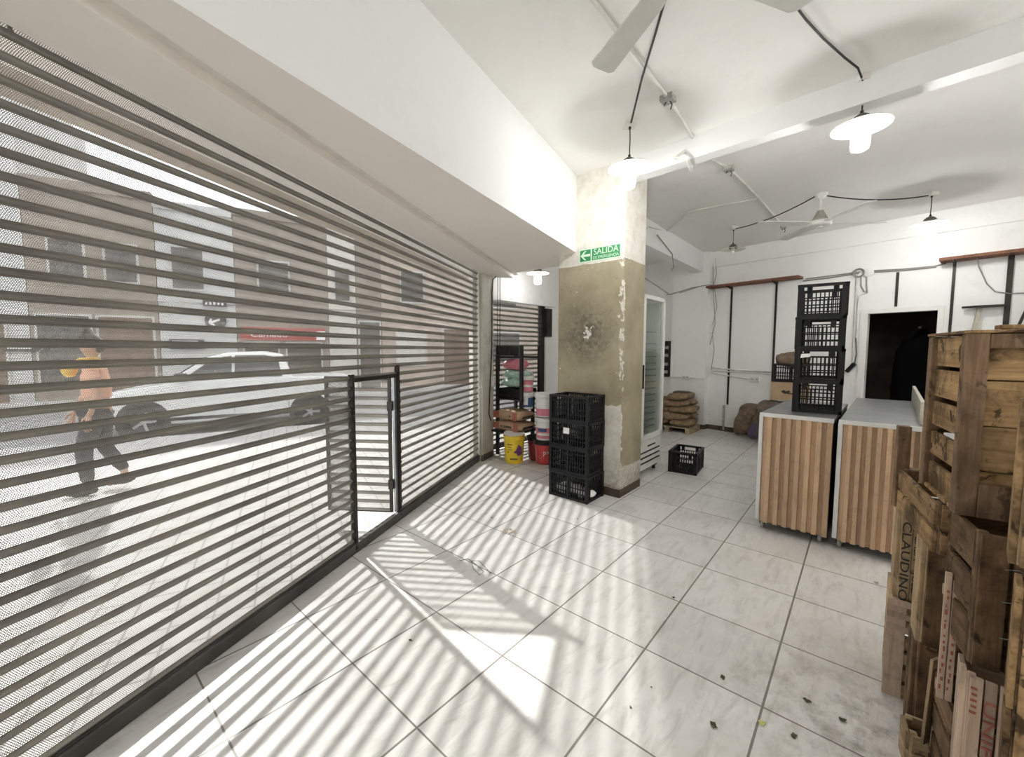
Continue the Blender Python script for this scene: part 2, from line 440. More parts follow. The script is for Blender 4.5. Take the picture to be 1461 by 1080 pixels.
def lettering(name, txt, size, M, mat, parent, wrap=None, sx=1., bold=0):
    """text as a mesh; M carries it from its own x,y plane; wrap = radius when it sits round a bucket"""
    me = text_mesh(txt, size); me.materials.clear(); me.materials.append(mat)
    for v in me.vertices:
        x, y, z = v.co.x * sx, v.co.y, v.co.z
        if wrap:
            a = x / wrap; v.co = M @ Vector(((wrap + z) * math.sin(a), -(wrap + z) * math.cos(a), y))
        else: v.co = M @ Vector((x, y, z))
    me.name = name
    o = bpy.data.objects.new(name, me); COL.objects.link(o); o.parent = parent
    return o
UPRIGHT = Matrix.Rotation(rad(90), 4, 'X')       # text standing up, read from -y

# ------------------------------------------------------------------ the setting
E0 = Vector((-.449, 5.436, 0))                   # far end of the big shutter
DS = bear(AS); NS = bear(AS + 90)                # along it (away) / into the room
def S(y, x=0, z=0): p = E0 + DS * y + NS * x; return Vector((p.x, p.y, z))
BW0 = Vector((3.74, 7.74, 0)); DB = bear(AB); NB = bear(AB + 90)   # along the back wall; NB points into the room
def B(t, n=0, z=0): p = BW0 + DB * t + NB * n; return Vector((p.x, p.y, z))

rear0 = S(-7.2); rearR = W(-2.9, 2.45); backR = B(4.76)
fl = MB()
poly = [S(.02, -.09), W(4.0, -4.1), B(-1.97), B(4.9), W(-3.0, 2.55), S(-7.3, -.09)]
loc = [Matrix.Rotation(rad(AU), 4, 'Z') @ p for p in poly]
fl.prism([(p.x, p.y) for p in loc], -.12, 0)
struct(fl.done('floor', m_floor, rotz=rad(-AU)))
ce = MB(); rim = [W(4.3, -4.2), B(-2.1, -.05), B(1.5, -.05), B(4.95, -.05), W(-3.1, 2.6), S(-7.4, -.1), S(-3.4, -.1)]
for i in range(len(rim)):
    a, b = rim[i], rim[(i + 1) % len(rim)]; ce.prism([(1.6, 3.2), (a.x, a.y), (b.x, b.y)], CEIL, CEIL + .15)
struct(ce.done('ceiling', m_ceil))
# soffit and beam over the shutter
beamdir = bear(28.3); beam0 = Vector((.672, 4.397, 0))
from mathutils import geometry
meet = geometry.intersect_line_line(beam0, beam0 + beamdir, S(0, .42), S(1, .42))[0]
bm = MB(); bm.prism([(p.x, p.y) for p in [meet, beam0, W(3.78, -2.3), W(4.24, -2.3), geometry.intersect_line_line(W(4.24, -3), W(4.24, -4), S(0, .42), S(1, .42))[0]]], SOF, CEIL + .05)
struct(bm.done('ceiling_beam', [m_beam, m_soffit]))
for p in bpy.data.objects['ceiling_beam'].data.polygons:
    if abs(p.normal.z) > .9: p.material_index = 1
b2 = MB(); b2.prism([(p.x, p.y) for p in [S(.46, .36), S(-7.2, .36), S(-7.2, .045), S(.30, .045)]], SOF - .03, CEIL)
b2.prism([(p.x, p.y) for p in [S(.30, .045), S(-7.2, .045), S(-7.2, -.35), S(.30, -.35)]], SOF + .03, CEIL + .1)
struct(b2.done('ceiling_soffit', m_soffit))
gv = MB()
for i in range(16):
    y0 = -7.2 + i * .48; gv.prism([(p.x, p.y) for p in [S(y0 + .48, .43), S(y0, .43), S(y0, .35), S(y0 + .48, .35)]], SOF + .012, SOF + .1)
struct(gv.done('trim_4', plain('groove_paint', (.80, .76, .71), .8)))
# cross beam
p0, d2 = W(3.83, -1.86), bear(135.0); p1 = p0 + d2 * 6.
cb = MB(); cb.bar((p0.x, p0.y, 3.225), (p1.x, p1.y, 3.225), .13, .20)
struct(cb.done('ceiling_crossbeam', m_beam))
# pillar
pl = MB(); pl.box(-2.58, -1.815, 3.765, 4.262, 0, CEIL, 0)
pil = pl.done('wall_pillar', [pillar_paint('pillar_front', 0, -2.58, -1.815, .93, .95, 2.385, (-2.22, 1.68, .42), -1.83),
                            pillar_paint('pillar_side', 1, 3.765, 4.262, .30, .30, 2.40, None, 3.775)], rotz=rad(-AU))
for p in pil.data.polygons:
    if abs(p.normal.x) > .9: p.material_index = 1
struct(pil)
# back wall with its doorway
def wbox(name, mat, spans, parent=None):
    m = MB()
    for t0, t1, n0, n1, z0, z1 in spans:
        m.box(n0, n1, t0, t1, z0, z1)
    return m.done(name, mat, parent)
def back(name, mat, spans):
    o = wbox(name, mat, spans); o.location = BW0; o.rotation_euler.z = -rad(AB); return struct(o)
DT0, DT1, DH = 2.262, 2.98, 2.03
back('wall_back', m_wallback, [(-2.05, DT0, -.12, 0, 0, CEIL), (DT1, 4.95, -.12, 0, 0, CEIL), (DT0, DT1, -.12, 0, DH, CEIL)])
back('trim_1', m_ceil, [(DT0 - .07, DT0, 0, .02, 0, DH + .06), (DT0, DT1, 0, .02, DH, DH + .06), (DT1, DT1 + .06, 0, .02, 0, DH + .06), (DT0 - .001, DT0 + .012, -.13, .005, 0, DH)])
back('trim_2', m_wallback, [(-.02, 4.9, 0, .035, 3.03, CEIL)])                     # plaster band under the ceiling
back('baseboard_back', m_skirt, [(0, DT0 - .07, 0, .012, 0, .085), (DT1 + .06, 4.8, 0, .012, 0, .085)])
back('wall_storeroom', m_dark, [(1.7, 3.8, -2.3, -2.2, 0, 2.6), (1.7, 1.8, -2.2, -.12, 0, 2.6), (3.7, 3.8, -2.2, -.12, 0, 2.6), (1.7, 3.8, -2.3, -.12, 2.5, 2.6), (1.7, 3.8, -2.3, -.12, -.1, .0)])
# the open left side: bulkhead beam on the pillar line, pier at its far end
back('wall_pier', m_wallback, [(-.70, 0.0, 0, .15, 0, CEIL)])
back('baseboard_pier', m_skirt, [(-.70, .0, .15, .162, 0, .085), (0, .012, 0, .15, 0, .085)])
uvw = MB(); uvw.box(-2.56, -2.36, 4.262, 8.30, 2.95, CEIL)
struct(uvw.done('wall_bulkhead', m_beam, rotz=rad(-AU)))
# closing walls outside the view
m = MB(); a, b = S(-6.9, -.05), W(-2.95, 2.5); m.bar((a.x, a.y, 1.65), (b.x, b.y, 1.65), .12, 3.34); struct(m.done('wall_rear', m_wall))
m = MB(); a, b = W(-2.95, 2.5), B(4.9); m.bar((a.x, a.y, 1.65), (b.x, b.y, 1.65), .12, 3.34); struct(m.done('wall_right', m_wall))
m = MB(); m.bar(S(-6.95, -.05, 1.65), S(-6.1, -.05, 1.65), .12, 3.3); struct(m.done('wall_front', m_wall))
# entry behind the pillar: second shutter wall
sv = MB(); sv.box(-4.25, -4.1, 5.62, 9.2, 0, CEIL); sv.box(-4.25, -4.1, 4.0, 5.62, 2.23, CEIL)
struct(sv.done('wall_entry', m_wall, rotz=rad(-AU)))
sv = MB(); sv.box(-4.1, -4.075, 4.1, 5.9, 2.225, 2.31)
struct(sv.done('trim_3', m_wall, rotz=rad(-AU)))
# corner post between the two shutters
ps = MB(); ps.prism([(-.449, 5.44), (-.395, 5.402), (-.262, 5.70), (-.36, 5.86), (-.60, 5.70), (-.52, 5.42)], 0, SOF + .1)
struct(ps.done('wall_post', m_post))
ps = MB(); ps.prism([(-.409, 5.395), (-.391, 5.388), (-.256, 5.693), (-.262, 5.70), (-.272, 5.71)], 0, .085)
struct(ps.done('baseboard_post', m_skirt))
ps = MB(); ps.bar((-.435, 5.425, 0), (-.435, 5.425, SOF), .022, .03, up=DS); ps.bar((-.392, 5.398, 0.02), (-.392, 5.398, SOF), .012, .012, up=DS)
tag(ps.done('shutter_guide', m_post), 'rusty painted steel guide running up the corner post beside the big shutter', 'shutter guide')
# unseen balcony slab over the pavement, added to cut off the high sunlight
bl = MB(); bl.prism([(p.x, p.y) for p in [S(3.2, -.35), S(3.2, -1.75), S(-7.5, -1.75), S(-7.5, -.35)]], 3.02, 3.3)
struct(bl.done('ceiling_added_balcony', facade('added_balcony_plaster', (.42, .36, .30))))
# pavement, kerb, road
SA = 60.75; DA = bear(SA); NA = bear(SA - 90)            # street seen through the shutter
def X(a, n, z=0): p = DA * a + NA * n; return Vector((p.x, p.y, z))
gr = MB(); gr.prism([(-30, -1.6), (30, -1.6), (30, 9.2), (-30, 9.2)], -.2, -.035)
o = gr.done('floor_pavement', m_pave); o.rotation_euler.z = rad(90 - SA); struct(o)
gr = MB(); gr.prism([(-40, 9.2), (40, 9.2), (40, 16.0), (-40, 16.0)], -.3, -.16)
o = gr.done('floor_street', m_street); o.rotation_euler.z = rad(90 - SA); struct(o)
gr = MB(); gr.prism([(-40, 15.9), (40, 15.9), (40, 40), (-40, 40)], -.3, -.03)
o = gr.done('floor_far_pavement', m_pave); o.rotation_euler.z = rad(90 - SA); struct(o)

# ------------------------------------------------------------------ roller shutters
PITCH = .075
def curtain(mb, y0, y1, z0, z1, uvl):
    """interlocking curved slats; material 0 = punched face, 1 = solid joint"""
    z = z0
    prof = [(.000, .001, 1), (.011, .004, 1), (.013, .011, 1), (.006, .018, 1), (-.002, .0225, 1), (-.001, .025, 0), (-.0065, .036, 0), (-.009, .047, 0), (-.0075, .058, 0), (-.003, .068, 1), (.000, .076, 1)]
    while z < z1 - .001:
        pts = [(x, z + min(h, z1 - z), mi) for x, h, mi in prof if h <= z1 - z + .005]
        va = [mb.v((x, y0, h)) for x, h, _ in pts]; vb = [mb.v((x, y1, h)) for x, h, _ in pts]
        for i in range(len(pts) - 1):
            fc = mb.f([va[i], vb[i], vb[i + 1], va[i + 1]], pts[i][2])
            if fc:
                for lp, (yy, hh) in zip(fc.loops, ((y0, pts[i][1]), (y1, pts[i][1]), (y1, pts[i + 1][1]), (y0, pts[i + 1][1]))):
                    lp[uvl].uv = (yy, hh - z)
        z += PITCH
def shutter_mesh(name, pieces, parent):
    mb = MB(); uvl = mb.b.loops.layers.uv.new('UVMap')
    for y0, y1, z0, z1 in pieces: curtain(mb, y0, y1, z0, z1, uvl)
    return mb.done(name, [m_perf, m_slat], parent, smooth=35, recalc=False)
DY0, DY1, DZ0, DZ1 = -2.62, -2.015, .085, 1.285         # wicket opening
sh = thing('roller_shutter', 'large perforated steel roller shutter closing the left side of the shop', 'roller shutter', E0, -rad(AS))
YS = -6.15
shutter_mesh('curtain', [(YS, DY0, .085, 2.56), (DY0, DY1, DZ1 - .0, 2.56), (DY1, -.03, .085, 2.56)], sh)
m = MB(); m.box(-.02, .022, YS, DY0 + .0, .004, .088); m.box(-.02, .022, DY1, -.03, .004, .088); m.box(-.022, .024, DY0, DY1, .004, .075); m.box(.022, .034, YS, -.03, .070, .082)
m.done('bottom_rail', m_rail, sh, bevel=.003)
m = MB()
m.box(-.012, .028, DY0 - .012, DY0 + .012, .03, DZ1 + .035); m.box(-.012, .028, DY1 - .010, DY1 + .014, .05, DZ1 + .085)
m.box(-.012, .022, DY0, DY1, DZ1 - .022, DZ1 + .010)
m.box(-.035, -.012, DY0 + .010, DY0 + .045, .07, DZ1 - .01)
m.box(.026, .034, DY0 - .04, DY0 + .004, .99, 1.06); m.box(.026, .034, DY0 - .035, DY0 + .004, .33, .37)
for i in range(13): m.box(.0, .03, DY1 + .012, DY1 + .022, .16 + i * .088, .178 + i * .088)
m.done('wicket_frame', m_iron, sh, bevel=.002)
m = MB(); m.box(-.010, .010, DY1 - .052, DY1 - .020, DZ0 + .01, DZ1 - .015)
m.done('wicket_jamb', m_galv, sh)
leaf = bpy.data.objects.new('wicket_door', None); COL.objects.link(leaf); leaf.parent = sh
leaf.location = (-.02, DY1 - .055, 0); leaf.rotation_euler.z = -rad(79.5)
LW = .585
shutter_mesh('leaf_panel', [(-LW + .02, -.02, .10, 1.262)], leaf)
m = MB()
m.box(-.015, .012, -.025, 0, .095, 1.268); m.box(-.015, .012, -LW, -LW + .022, .095, 1.268)
m.box(-.012, .010, -LW, 0, 1.25, 1.27); m.box(-.012, .010, -LW, 0, .092, .108)
m.box(-.02, .02, -.03, .012, .98, 1.06); m.box(-.02, .02, -.03, .012, .30, .38)
m.done('leaf_frame', m_iron, leaf)
m = MB(); m.box(-.06, .03, YS - .1, YS, 0, 2.55); m.done('side_guide', m_iron, sh)
sh2 = thing('roller_shutter', 'small dark roller shutter in the alcove behind the shelf rack and buckets', 'roller shutter', W(0, -4.17), -rad(AU))
shutter_mesh('curtain', [(4.02, 5.52, .06, 2.26)], sh2)
m = MB(); m.box(-.02, .02, 4.02, 5.52, .0, .07); m.done('bottom_rail', m_rail, sh2)
m = MB(); m.box(-.03, .05, 5.52, 5.60, 0, 2.23); m.box(.02, .10, 5.60, 5.75, 1.72, 2.19); m.done('side_guide', m_iron, sh2)
# ------------------------------------------------------------------ camera
F_PX, PITCH_C, ROLL_C = 581.67, .0705773, .0019
cp, sp = math.cos(PITCH_C), math.sin(PITCH_C)
fw = Vector((0, cp, -sp)); up0 = Vector((0, sp, cp)); r0 = Vector((1, 0, 0))
cR = r0 * math.cos(ROLL_C) + up0 * math.sin(ROLL_C); cU = up0 * math.cos(ROLL_C) - r0 * math.sin(ROLL_C)
EYE = Vector((0, 0, H))
def ray(x, y): return cR * ((x - 730.5) / F_PX) - cU * ((y - 540) / F_PX) + fw
def lvl(x, y, z=0.): d = ray(x, y); return EYE + d * ((z - H) / d.z)      # where a sight line meets a level
def dep(x, y, D): d = ray(x, y); return EYE + d * (D / d.y)
cam = bpy.data.objects.new('camera', bpy.data.cameras.new('camera')); COL.objects.link(cam)
cam.data.sensor_fit = 'HORIZONTAL'; cam.data.sensor_width = 36.; cam.data.lens = 36. * F_PX / 1461.
cam.data.clip_start = .05; cam.data.clip_end = 200
cam.matrix_world = Matrix(((cR.x, cU.x, -fw.x, 0), (cR.y, cU.y, -fw.y, 0), (cR.z, cU.z, -fw.z, H), (0, 0, 0, 1)))
SC.camera = cam

# ------------------------------------------------------------------ light
w = bpy.data.worlds.new('world'); SC.world = w; w.use_nodes = True
bg = w.node_tree.nodes['Background']; bg.inputs[0].default_value = (.93, .965, 1., 1); bg.inputs[1].default_value = 1.3
su = bpy.data.lights.new('sun', 'SUN'); su.energy = 4.1; su.angle = rad(1.1); su.color = (1., .975, .935)
so = bpy.data.objects.new('sun', su); COL.objects.link(so)
sd = Vector((1.285, -1.45, -1.30)).normalized(); so.rotation_euler = sd.to_track_quat('-Z', 'Y').to_euler(); so.location = (-8, 9, 9)

# ------------------------------------------------------------------ pendant lamps
def pendant(x, y, zs, label, lit=True, box=True, dim=False, name='pendant_lamp'):
    t = thing(name, label, 'lamp', (x, y, CEIL), 0, 'pendant lamps'); d = zs - CEIL     # zs = rim height
    if box:
        m = MB(); m.box(-.045, .045, -.045, .045, -.04, 0); m.done('ceiling_box', m_conduit, t, bevel=.004)
    m = MB(); m.tube([(0, 0, -.03), (.004, .002, (d + .07) * .5), (0, 0, d + .07)], .0045, 8)
    m.tube([(0, 0, d + .10), (0, 0, d + .065)], .010, 8); m.tube([(0, 0, -.038), (0, 0, -.055)], .010, 8); m.done('cord', m_cable, t, smooth=40)
    m = MB(); m.lathe([(0, d + .080), (.022, d + .078), (.045, d + .062), (.062, d + .035), (.066, d + .02), (.060, d + .02), (.04, d + .05), (0, d + .06)], 28); m.done('cap', m_cap, t, smooth=40)
    m = MB(); m.lathe([(.060, d + .024), (.10, d + .018), (.14, d + .010), (.160, d + .001), (.165, d - .004), (.162, d - .006), (.140, d + .005), (.10, d + .013), (.058, d + .019)], 40); m.done('shade', m_shade, t, smooth=40)
    m = MB(); m.lathe([(0, d + .05), (.028, d + .05), (.030, d - .02), (.0, d - .02)], 20); m.done('socket', m_socket, t, smooth=40)
    m = MB(); m.lathe([(.030, d - .018), (.050, d - .035), (.052, d - .12), (.046, d - .148), (.025, d - .160), (0, d - .163)] if lit else [(.02, d - .02), (.03, d - .04), (.03, d - .055), (.015, d - .065), (0, d - .067)], 20); m.done('bulb', (m_bulbdim if dim else m_bulb) if lit else m_bulboff, t, smooth=60)
    return t
pendant(.935, 3.379, 2.955, 'lit pendant lamp hanging in front of the flaking pillar')
pendant(2.325, 2.832, 2.99, 'lit pendant lamp nearest the camera, under the cross beam')
pendant(4.819, 4.821, 2.96, 'lit pendant lamp in front of the back wall right of the ceiling fan')
pendant(3.267, 6.157, 2.985, 'unlit pendant lamp in the far left corner of the ceiling', lit=False)
pendant(*(W(4.75, -3.62).xy), 2.60, 'lit pendant lamp in the alcove behind the beam, half hidden', box=False, dim=True)
# unseen lamps added beside and behind the camera to brighten the room
pendant(1.2, -1.1, 2.96, 'added pendant lamp above and behind the camera, for fill light', True)
pendant(3.72, 2.25, 2.96, 'added pendant lamp right of the view, brightening the back wall and counters', True)
pendant(3.3, -.8, 2.96, 'added pendant lamp right of and behind the camera, for fill light', True)
pendant(-.1, -2.7, 2.96, 'added pendant lamp farthest behind the camera, for fill light', True)

# ------------------------------------------------------------------ ceiling fans
def fan(x, y, rot, R_, label, z=2.975):
    t = thing('ceiling_fan', label, 'ceiling fan', (x, y, CEIL), rot, 'ceiling fans'); d = z - CEIL
    m = MB(); m.lathe([(0, 0), (.065, 0), (.065, -.015), (.03, -.06), (.016, -.065), (0, -.065)], 24); m.done('canopy', m_fan, t, smooth=40)
    m = MB(); m.tube([(0, 0, -.05), (0, 0, d + .1)], .013, 12); m.done('downrod', m_fan, t, smooth=40)
    m = MB(); m.lathe([(0, d + .15), (.03, d + .145), (.045, d + .11), (.085, d + .035), (.09, d + .025), (0, d + .025)], 28); m.done('motor_cover', m_fangrey, t, smooth=40)
    m = MB(); m.lathe([(0, d + .028), (.10, d + .028), (.118, d + .015), (.118, d - .022), (.105, d - .035), (.03, d - .04), (.025, d - .05), (0, d - .05)], 32); m.done('motor', m_fan, t, smooth=40)
    for i in range(4):
        m = MB(); m.M = Matrix.Rotation(i * math.pi / 2, 4, 'Z') @ Matrix.Translation((0, 0, d)) @ Matrix.Rotation(rad(9), 4, 'X')
        a = [(.10, -.030), (.20, -.052), (R_ - .02, -.068), (R_, -.045), (R_, .045), (R_ - .02, .068), (.20, .052), (.10, .030)]
        m.prism(a, -.004, .004); m.bar((.09, 0, 0), (.2, 0, .006), .03, .008)
        m.done('blade', m_fan, t, bevel=.002)
    return t
fan(3.584, 4.869, rad(-2), .72, 'white four-blade ceiling fan over the counters, before the back wall')
fan(.655, 1.66, rad(17.5), .63, 'white ceiling fan overhead with only blade tips showing at the top edge')

# ------------------------------------------------------------------ ceiling wiring
Zc = CEIL - .012
def cz(px, py, z=Zc): return lvl(px, py, z)
def tubes(name, lab, cat, mat, runs, r, group=None, n=8):
    m = MB()
    for pts in runs: m.tube(pts, r, n)
    o = m.done(name, mat, None, smooth=50)
    return tag(o, lab, cat, group)
p_a, p_b, p_c = cz(800, -60), cz(953, 140), cz(993, 205)
pb0 = W(3.62, -1.30, 3.14); pbx = W(3.66, -1.22, 3.10); pby = W(3.92, -1.26, 3.10); pbz = W(3.93, -1.26, Zc)
p_d, p_e, p_f = cz(1040, 240), cz(1083, 283), cz(1118, 324)
tubes('conduit', 'white rigid conduit along the ceiling, kinked down under the cross beam', 'conduit', m_conduit,
      [[p_a, p_b, p_c], [p_c, (pb0.x, pb0.y, 3.13), (pbx.x, pbx.y, 3.105), (pby.x, pby.y, 3.105), (pby.x, pby.y, Zc), p_d, p_e, p_f]], .013)
tubes('conduit', 'thin white conduit branching over the ceiling to the left wall', 'conduit', m_conduit, [[p_e, cz(985, 301), cz(951, 330), W(5.6, -2.345, 3.20), W(5.3, -2.345, 3.0)]], .010)
def jbox(p, s, lab, mat=m_boxgrey):
    t = thing('junction_box', lab, 'junction box', p, rad(-AU))
    m = MB(); m.box(-s, s, -s, s, -.025, .012); m.done('housing', mat, t, bevel=.003)
    m = MB(); m.tube([(s * .3, 0, -.02), (s * .6, .01, -.05), (s * .3, .02, -.075)], .004, 6); m.tube([(-s * .2, 0, -.02), (-s * .5, -.01, -.045)], .005, 6); m.done('loose_wire', m_cable, t)
jbox(p_b, .045, 'open grey junction box on the ceiling conduit before the cross beam')
jbox(p_d, .045, 'open grey junction box on the ceiling conduit just past the cross beam')
jbox(p_f, .035, 'small junction box with a dangling wire at the conduit end by the fan')
q = Vector((2.325, 2.832, CEIL)); cb_ = [lvl(1105, -60, CEIL - .01), lvl(1130, 2, CEIL - .012), lvl(1150, 28, CEIL - .02), lvl(1175, 55, CEIL - .015), lvl(1205, 82, CEIL - .03), lvl(1224, 97, CEIL - .02), q + Vector((0, 0, -.04))]
tubes('cable', 'black cable clipped along the ceiling to the nearest lit lamp', 'cable', m_cable, [cb_], .006)
m = MB(); m.tube([lvl(948, 2, CEIL - .005), lvl(936, 45, CEIL - .03), lvl(915, 115, CEIL - .035), Vector((.935, 3.36, CEIL - .03))], .007)
tag(m.done('cable', m_cable, smooth=50), 'straight black cable from the near fan to the lamp by the pillar', 'cable')
f2 = Vector((3.584, 4.869, CEIL))
def sag(a, b, d, n=8): return [a.lerp(b, i / n) + Vector((0, 0, -d * 4 * (i / n) * (1 - i / n))) for i in range(n + 1)]
l4 = Vector((3.267, 6.157, CEIL - .03)); l3 = Vector((4.819, 4.821, CEIL - .03))
tubes('cable', 'black cable slung from the unlit corner lamp to the ceiling fan', 'cable', m_cable, [sag(l4, f2 + Vector((-.05, .03, -.02)), .05)], .007)
tubes('cable', 'black cable slung from the ceiling fan to the lit lamp by the back wall', 'cable', m_cable, [sag(f2 + Vector((.05, 0, -.02)), l3, .05)], .007)
tubes('cable', 'grey cable hanging in a loop from the ceiling at the top left corner', 'cable', m_cableg, [[lvl(-14, -10, 2.497), dep(2, 10, 1.33), dep(9, 24, 1.345), dep(14, 40, 1.37), dep(21, 53, 1.40)]], .006)

# ------------------------------------------------------------------ plastic crates
CL, CWd, CH = .455, .333, .262                     # long, short, high
def crate_panel(L, Hh, nv, style):
    """one lattice wall standing in the x,z plane, centred on x"""
    m = MB(); th = .008; h = L / 2
    m.box(-h, h, -.014, .012, Hh - .022, Hh); m.box(-h, h, -th, th, 0, .026)
    for sx in (-1, 1): m.box(sx * h - (.03 if sx > 0 else 0), sx * h + (0 if sx > 0 else .03), -.012, .012, 0, Hh)
    if style == 'long':
        for i in range(1, nv): m.box(-h + i * L / nv - .0042, -h + i * L / nv + .0042, -th, th * .4, .02, Hh - .02)
        for z in (.075, .125, .205): m.box(-h, h, -th * .6, th * .6, z - .0045, z + .0045)
        m.box(-.012, .012, -.011, .008, .02, Hh); m.box(-.06, .06, -.010, .008, Hh - .075, Hh - .065)
    else:
        for i in range(1, nv): m.box(-h + i * L / nv - .0042, -h + i * L / nv + .0042, -th, th * .4, .02, Hh * .74)
        for z in (.07, .13, Hh * .74): m.box(-h, h, -th * .6, th * .6, z - .005, z + .005)
        for sx in (-1, 1): m.box(sx * .085 - .018, sx * .085 + .018, -th, th, Hh * .72, Hh - .01)
        for i in (-3, -2, 2, 3): m.box(i * .042 - .004, i * .042 + .004, -th, th * .5, Hh * .7, Hh - .01)
    return m
def plastic_crate(label, loc, rz, group=None, tagpos=None):
    """long side along x; base at z=0"""
    t = thing('plastic_crate', label, 'crate', loc, rz, group)
    def wall(name, L, Hh, nv, style, x, y, r):
        o = crate_panel(L, Hh, nv, style).done(name, m_black, t, loc=(x, y, 0), rotz=r); return o
    wall('long_side', CL, CH, 16, 'long', 0, -CWd / 2 + .014, 0); wall('long_side', CL, CH, 16, 'long', 0, CWd / 2 - .014, math.pi)
    wall('short_side', CWd - .028, CH, 11, 'short', -CL / 2 + .014, 0, -math.pi / 2); wall('short_side', CWd - .028, CH, 11, 'short', CL / 2 - .014, 0, math.pi / 2)
    m = MB()
    for i in range(12): m.box(-CL / 2 + .012 + i * (CL - .032) / 11, -CL / 2 + .02 + i * (CL - .032) / 11, -CWd / 2 + .012, CWd / 2 - .012, .004, .012)
    for i in range(9): m.box(-CL / 2 + .012, CL / 2 - .012, -CWd / 2 + .012 + i * (CWd - .032) / 8, -CWd / 2 + .02 + i * (CWd - .032) / 8, .0, .009)
    m.done('base', m_black, t)
    return t
# stack on the floor before the pillar
fs = W(3.395 + CWd / 2, -2.43 + CL / 2)
words = ['bottom crate of the floor stack before the pillar, crumpled white wrapping inside', 'black plastic crate second from the floor in the stack before the pillar',
         'black plastic crate with a square white paper label, third in the stack before the pillar', 'topmost black plastic crate of the floor stack before the pillar']
cr0 = None; floor_stack = []
def crate_at(label, loc, rz, group):
    global cr0
    if cr0 is None: cr0 = plastic_crate(label, loc, rz, group); return cr0
    c = copy_tree(cr0); c.location = loc; c.rotation_euler.z = rz; c['label'] = label; c['group'] = group; return c
for i, wd in enumerate(words):
    p = W(3.395 + CWd / 2, -2.43 + CL / 2 + (.004, -.003, .003, 0)[i], i * CH)
    floor_stack.append(crate_at(wd, p, rad(-AU) + (.0, .012, -.01, .008)[i], 'crates stacked before the pillar'))
counter_stack = []
words = ['lowest black plastic crate of the tall stack standing on the left counter', 'black plastic crate with a torn white label, second in the stack on the counter',
         'black plastic crate third from the bottom in the stack on the counter', 'topmost black plastic crate of the tall stack on the counter']
for i, wd in enumerate(words):
    counter_stack.append(crate_at(wd, W(4.125 + CL / 2, -.297, .987 + i * CH), rad(-AU) + rad(90) + rad(3.5) + (.0, .01, -.012, .015)[i], 'crates stacked on the counter'))
crate_at('single empty black plastic crate on the floor beside the fridge', W(5.255, -1.64), rad(-AU) + rad(96), 'loose crates')
m = MB(); m.box(-.035, .035, -.002, .001, -.03, .03); m.done('paper_label', m_paper, floor_stack[2], loc=(-.02, -CWd / 2 + .004, .17))
m = MB(); m.prism_y([(-.035, -.018), (.030, -.008), (.036, .02), (-.03, .015)], -.002, .001); m.done('paper_label', m_paper, counter_stack[1], loc=(-CL / 2 + .003, .09, .205), rotz=-math.pi / 2)
m = MB()
for i in range(9): m.sack((-.15 + .04 * i, -.03 + .05 * math.sin(i * 2.1), .05 + .02 * (i % 3)), .16, .10, .07, rz=i * 1.3, seed=i, lump=.028, n=8, m=10)
tag(m.done('plastic_wrapping', m_paper, None, smooth=25, loc=floor_stack[0].location, rotz=rad(-AU)), 'crumpled white plastic wrapping inside the bottom crate before the pillar', 'wrapping')

# ------------------------------------------------------------------ display fridge
fr = thing('display_fridge', 'tall white display fridge with a glass door beside the pillar', 'fridge', W(4.76, -2.165), -rad(AU))
fy0, fy1, fx0, fx1, fz0, fz1 = -.345, .345, -.29, .27, .085, 2.13      # x: towards the room, y: away
m = MB()
m.box(fx0, fx1 - .04, fy0, fy0 + .04, fz0, fz1); m.box(fx0, fx1 - .04, fy1 - .04, fy1, fz0, fz1); m.box(fx0, fx1 - .04, fy0, fy1, fz1 - .05, fz1)
m.box(fx0, fx0 + .03, fy0, fy1, fz0, fz1); m.box(fx0, fx1 - .04, fy0, fy1, fz0, .43)
m.done('cabinet', m_fridge, fr, bevel=.006)
m = MB(); m.box(fx0 + .03, fx0 + .036, fy0 + .04, fy1 - .04, .43, fz1 - .05); m.box(fx0 + .03, fx1 - .06, fy1 - .046, fy1 - .04, .43, fz1 - .05); m.box(fx0 + .03, fx1 - .06, fy0 + .04, fy0 + .046, .43, fz1 - .05); m.done('liner', m_fridge_in, fr)
door = bpy.data.objects.new('glass_door', None); COL.objects.link(door); door.parent = fr
m = MB(); x0, x1 = fx1 - .036, fx1
m.box(x0, x1, fy0, fy0 + .105, .44, fz1); m.box(x0, x1, fy1 - .055, fy1, .44, fz1); m.box(x0, x1, fy0, fy1, fz1 - .05, fz1); m.box(x0, x1, fy0, fy1, .44, .50)
m.done('door_frame', m_fridge, door, bevel=.005)
m = MB(); m.box(x0 + .012, x0 + .020, fy0 + .10, fy1 - .05, .49, fz1 - .045); m.done('pane', m_glass, door)
m = MB(); m.box(x1, x1 + .022, fy0 + .012, fy0 + .035, 1.06, 1.33); m.done('handle', m_black, door, bevel=.004)
for i in range(15):
    z = .56 + i * .078 if i < 14 else 1.72
    m = MB()
    for k in range(6): m.bar((fx0 + .05, fy0 + .06 + k * .125, z), (fx1 - .09, fy0 + .06 + k * .125, z), .005, .005)
    m.bar((fx1 - .09, fy0 + .05, z), (fx1 - .09, fy1 - .05, z), .010, .010); m.bar((fx0 + .05, fy0 + .05, z), (fx0 + .05, fy1 - .05, z), .006, .006)
    m.done('wire_shelf', m_wire, fr)
m = MB(); m.box(fx1 - .04, fx1 - .012, fy0, fy1, fz0 + .005, .435); m.done('kick_panel', m_fridge, fr, bevel=.004)
for i in range(4):
    m = MB(); y0 = (fy0 + .26) if i == 3 else fy0 + .05
    m.box(fx1 - .0135, fx1 - .009, y0, fy1 - (.20 if i == 3 else .06), .165 + i * .062, .181 + i * .062); m.done('vent_slot', m_black, fr)
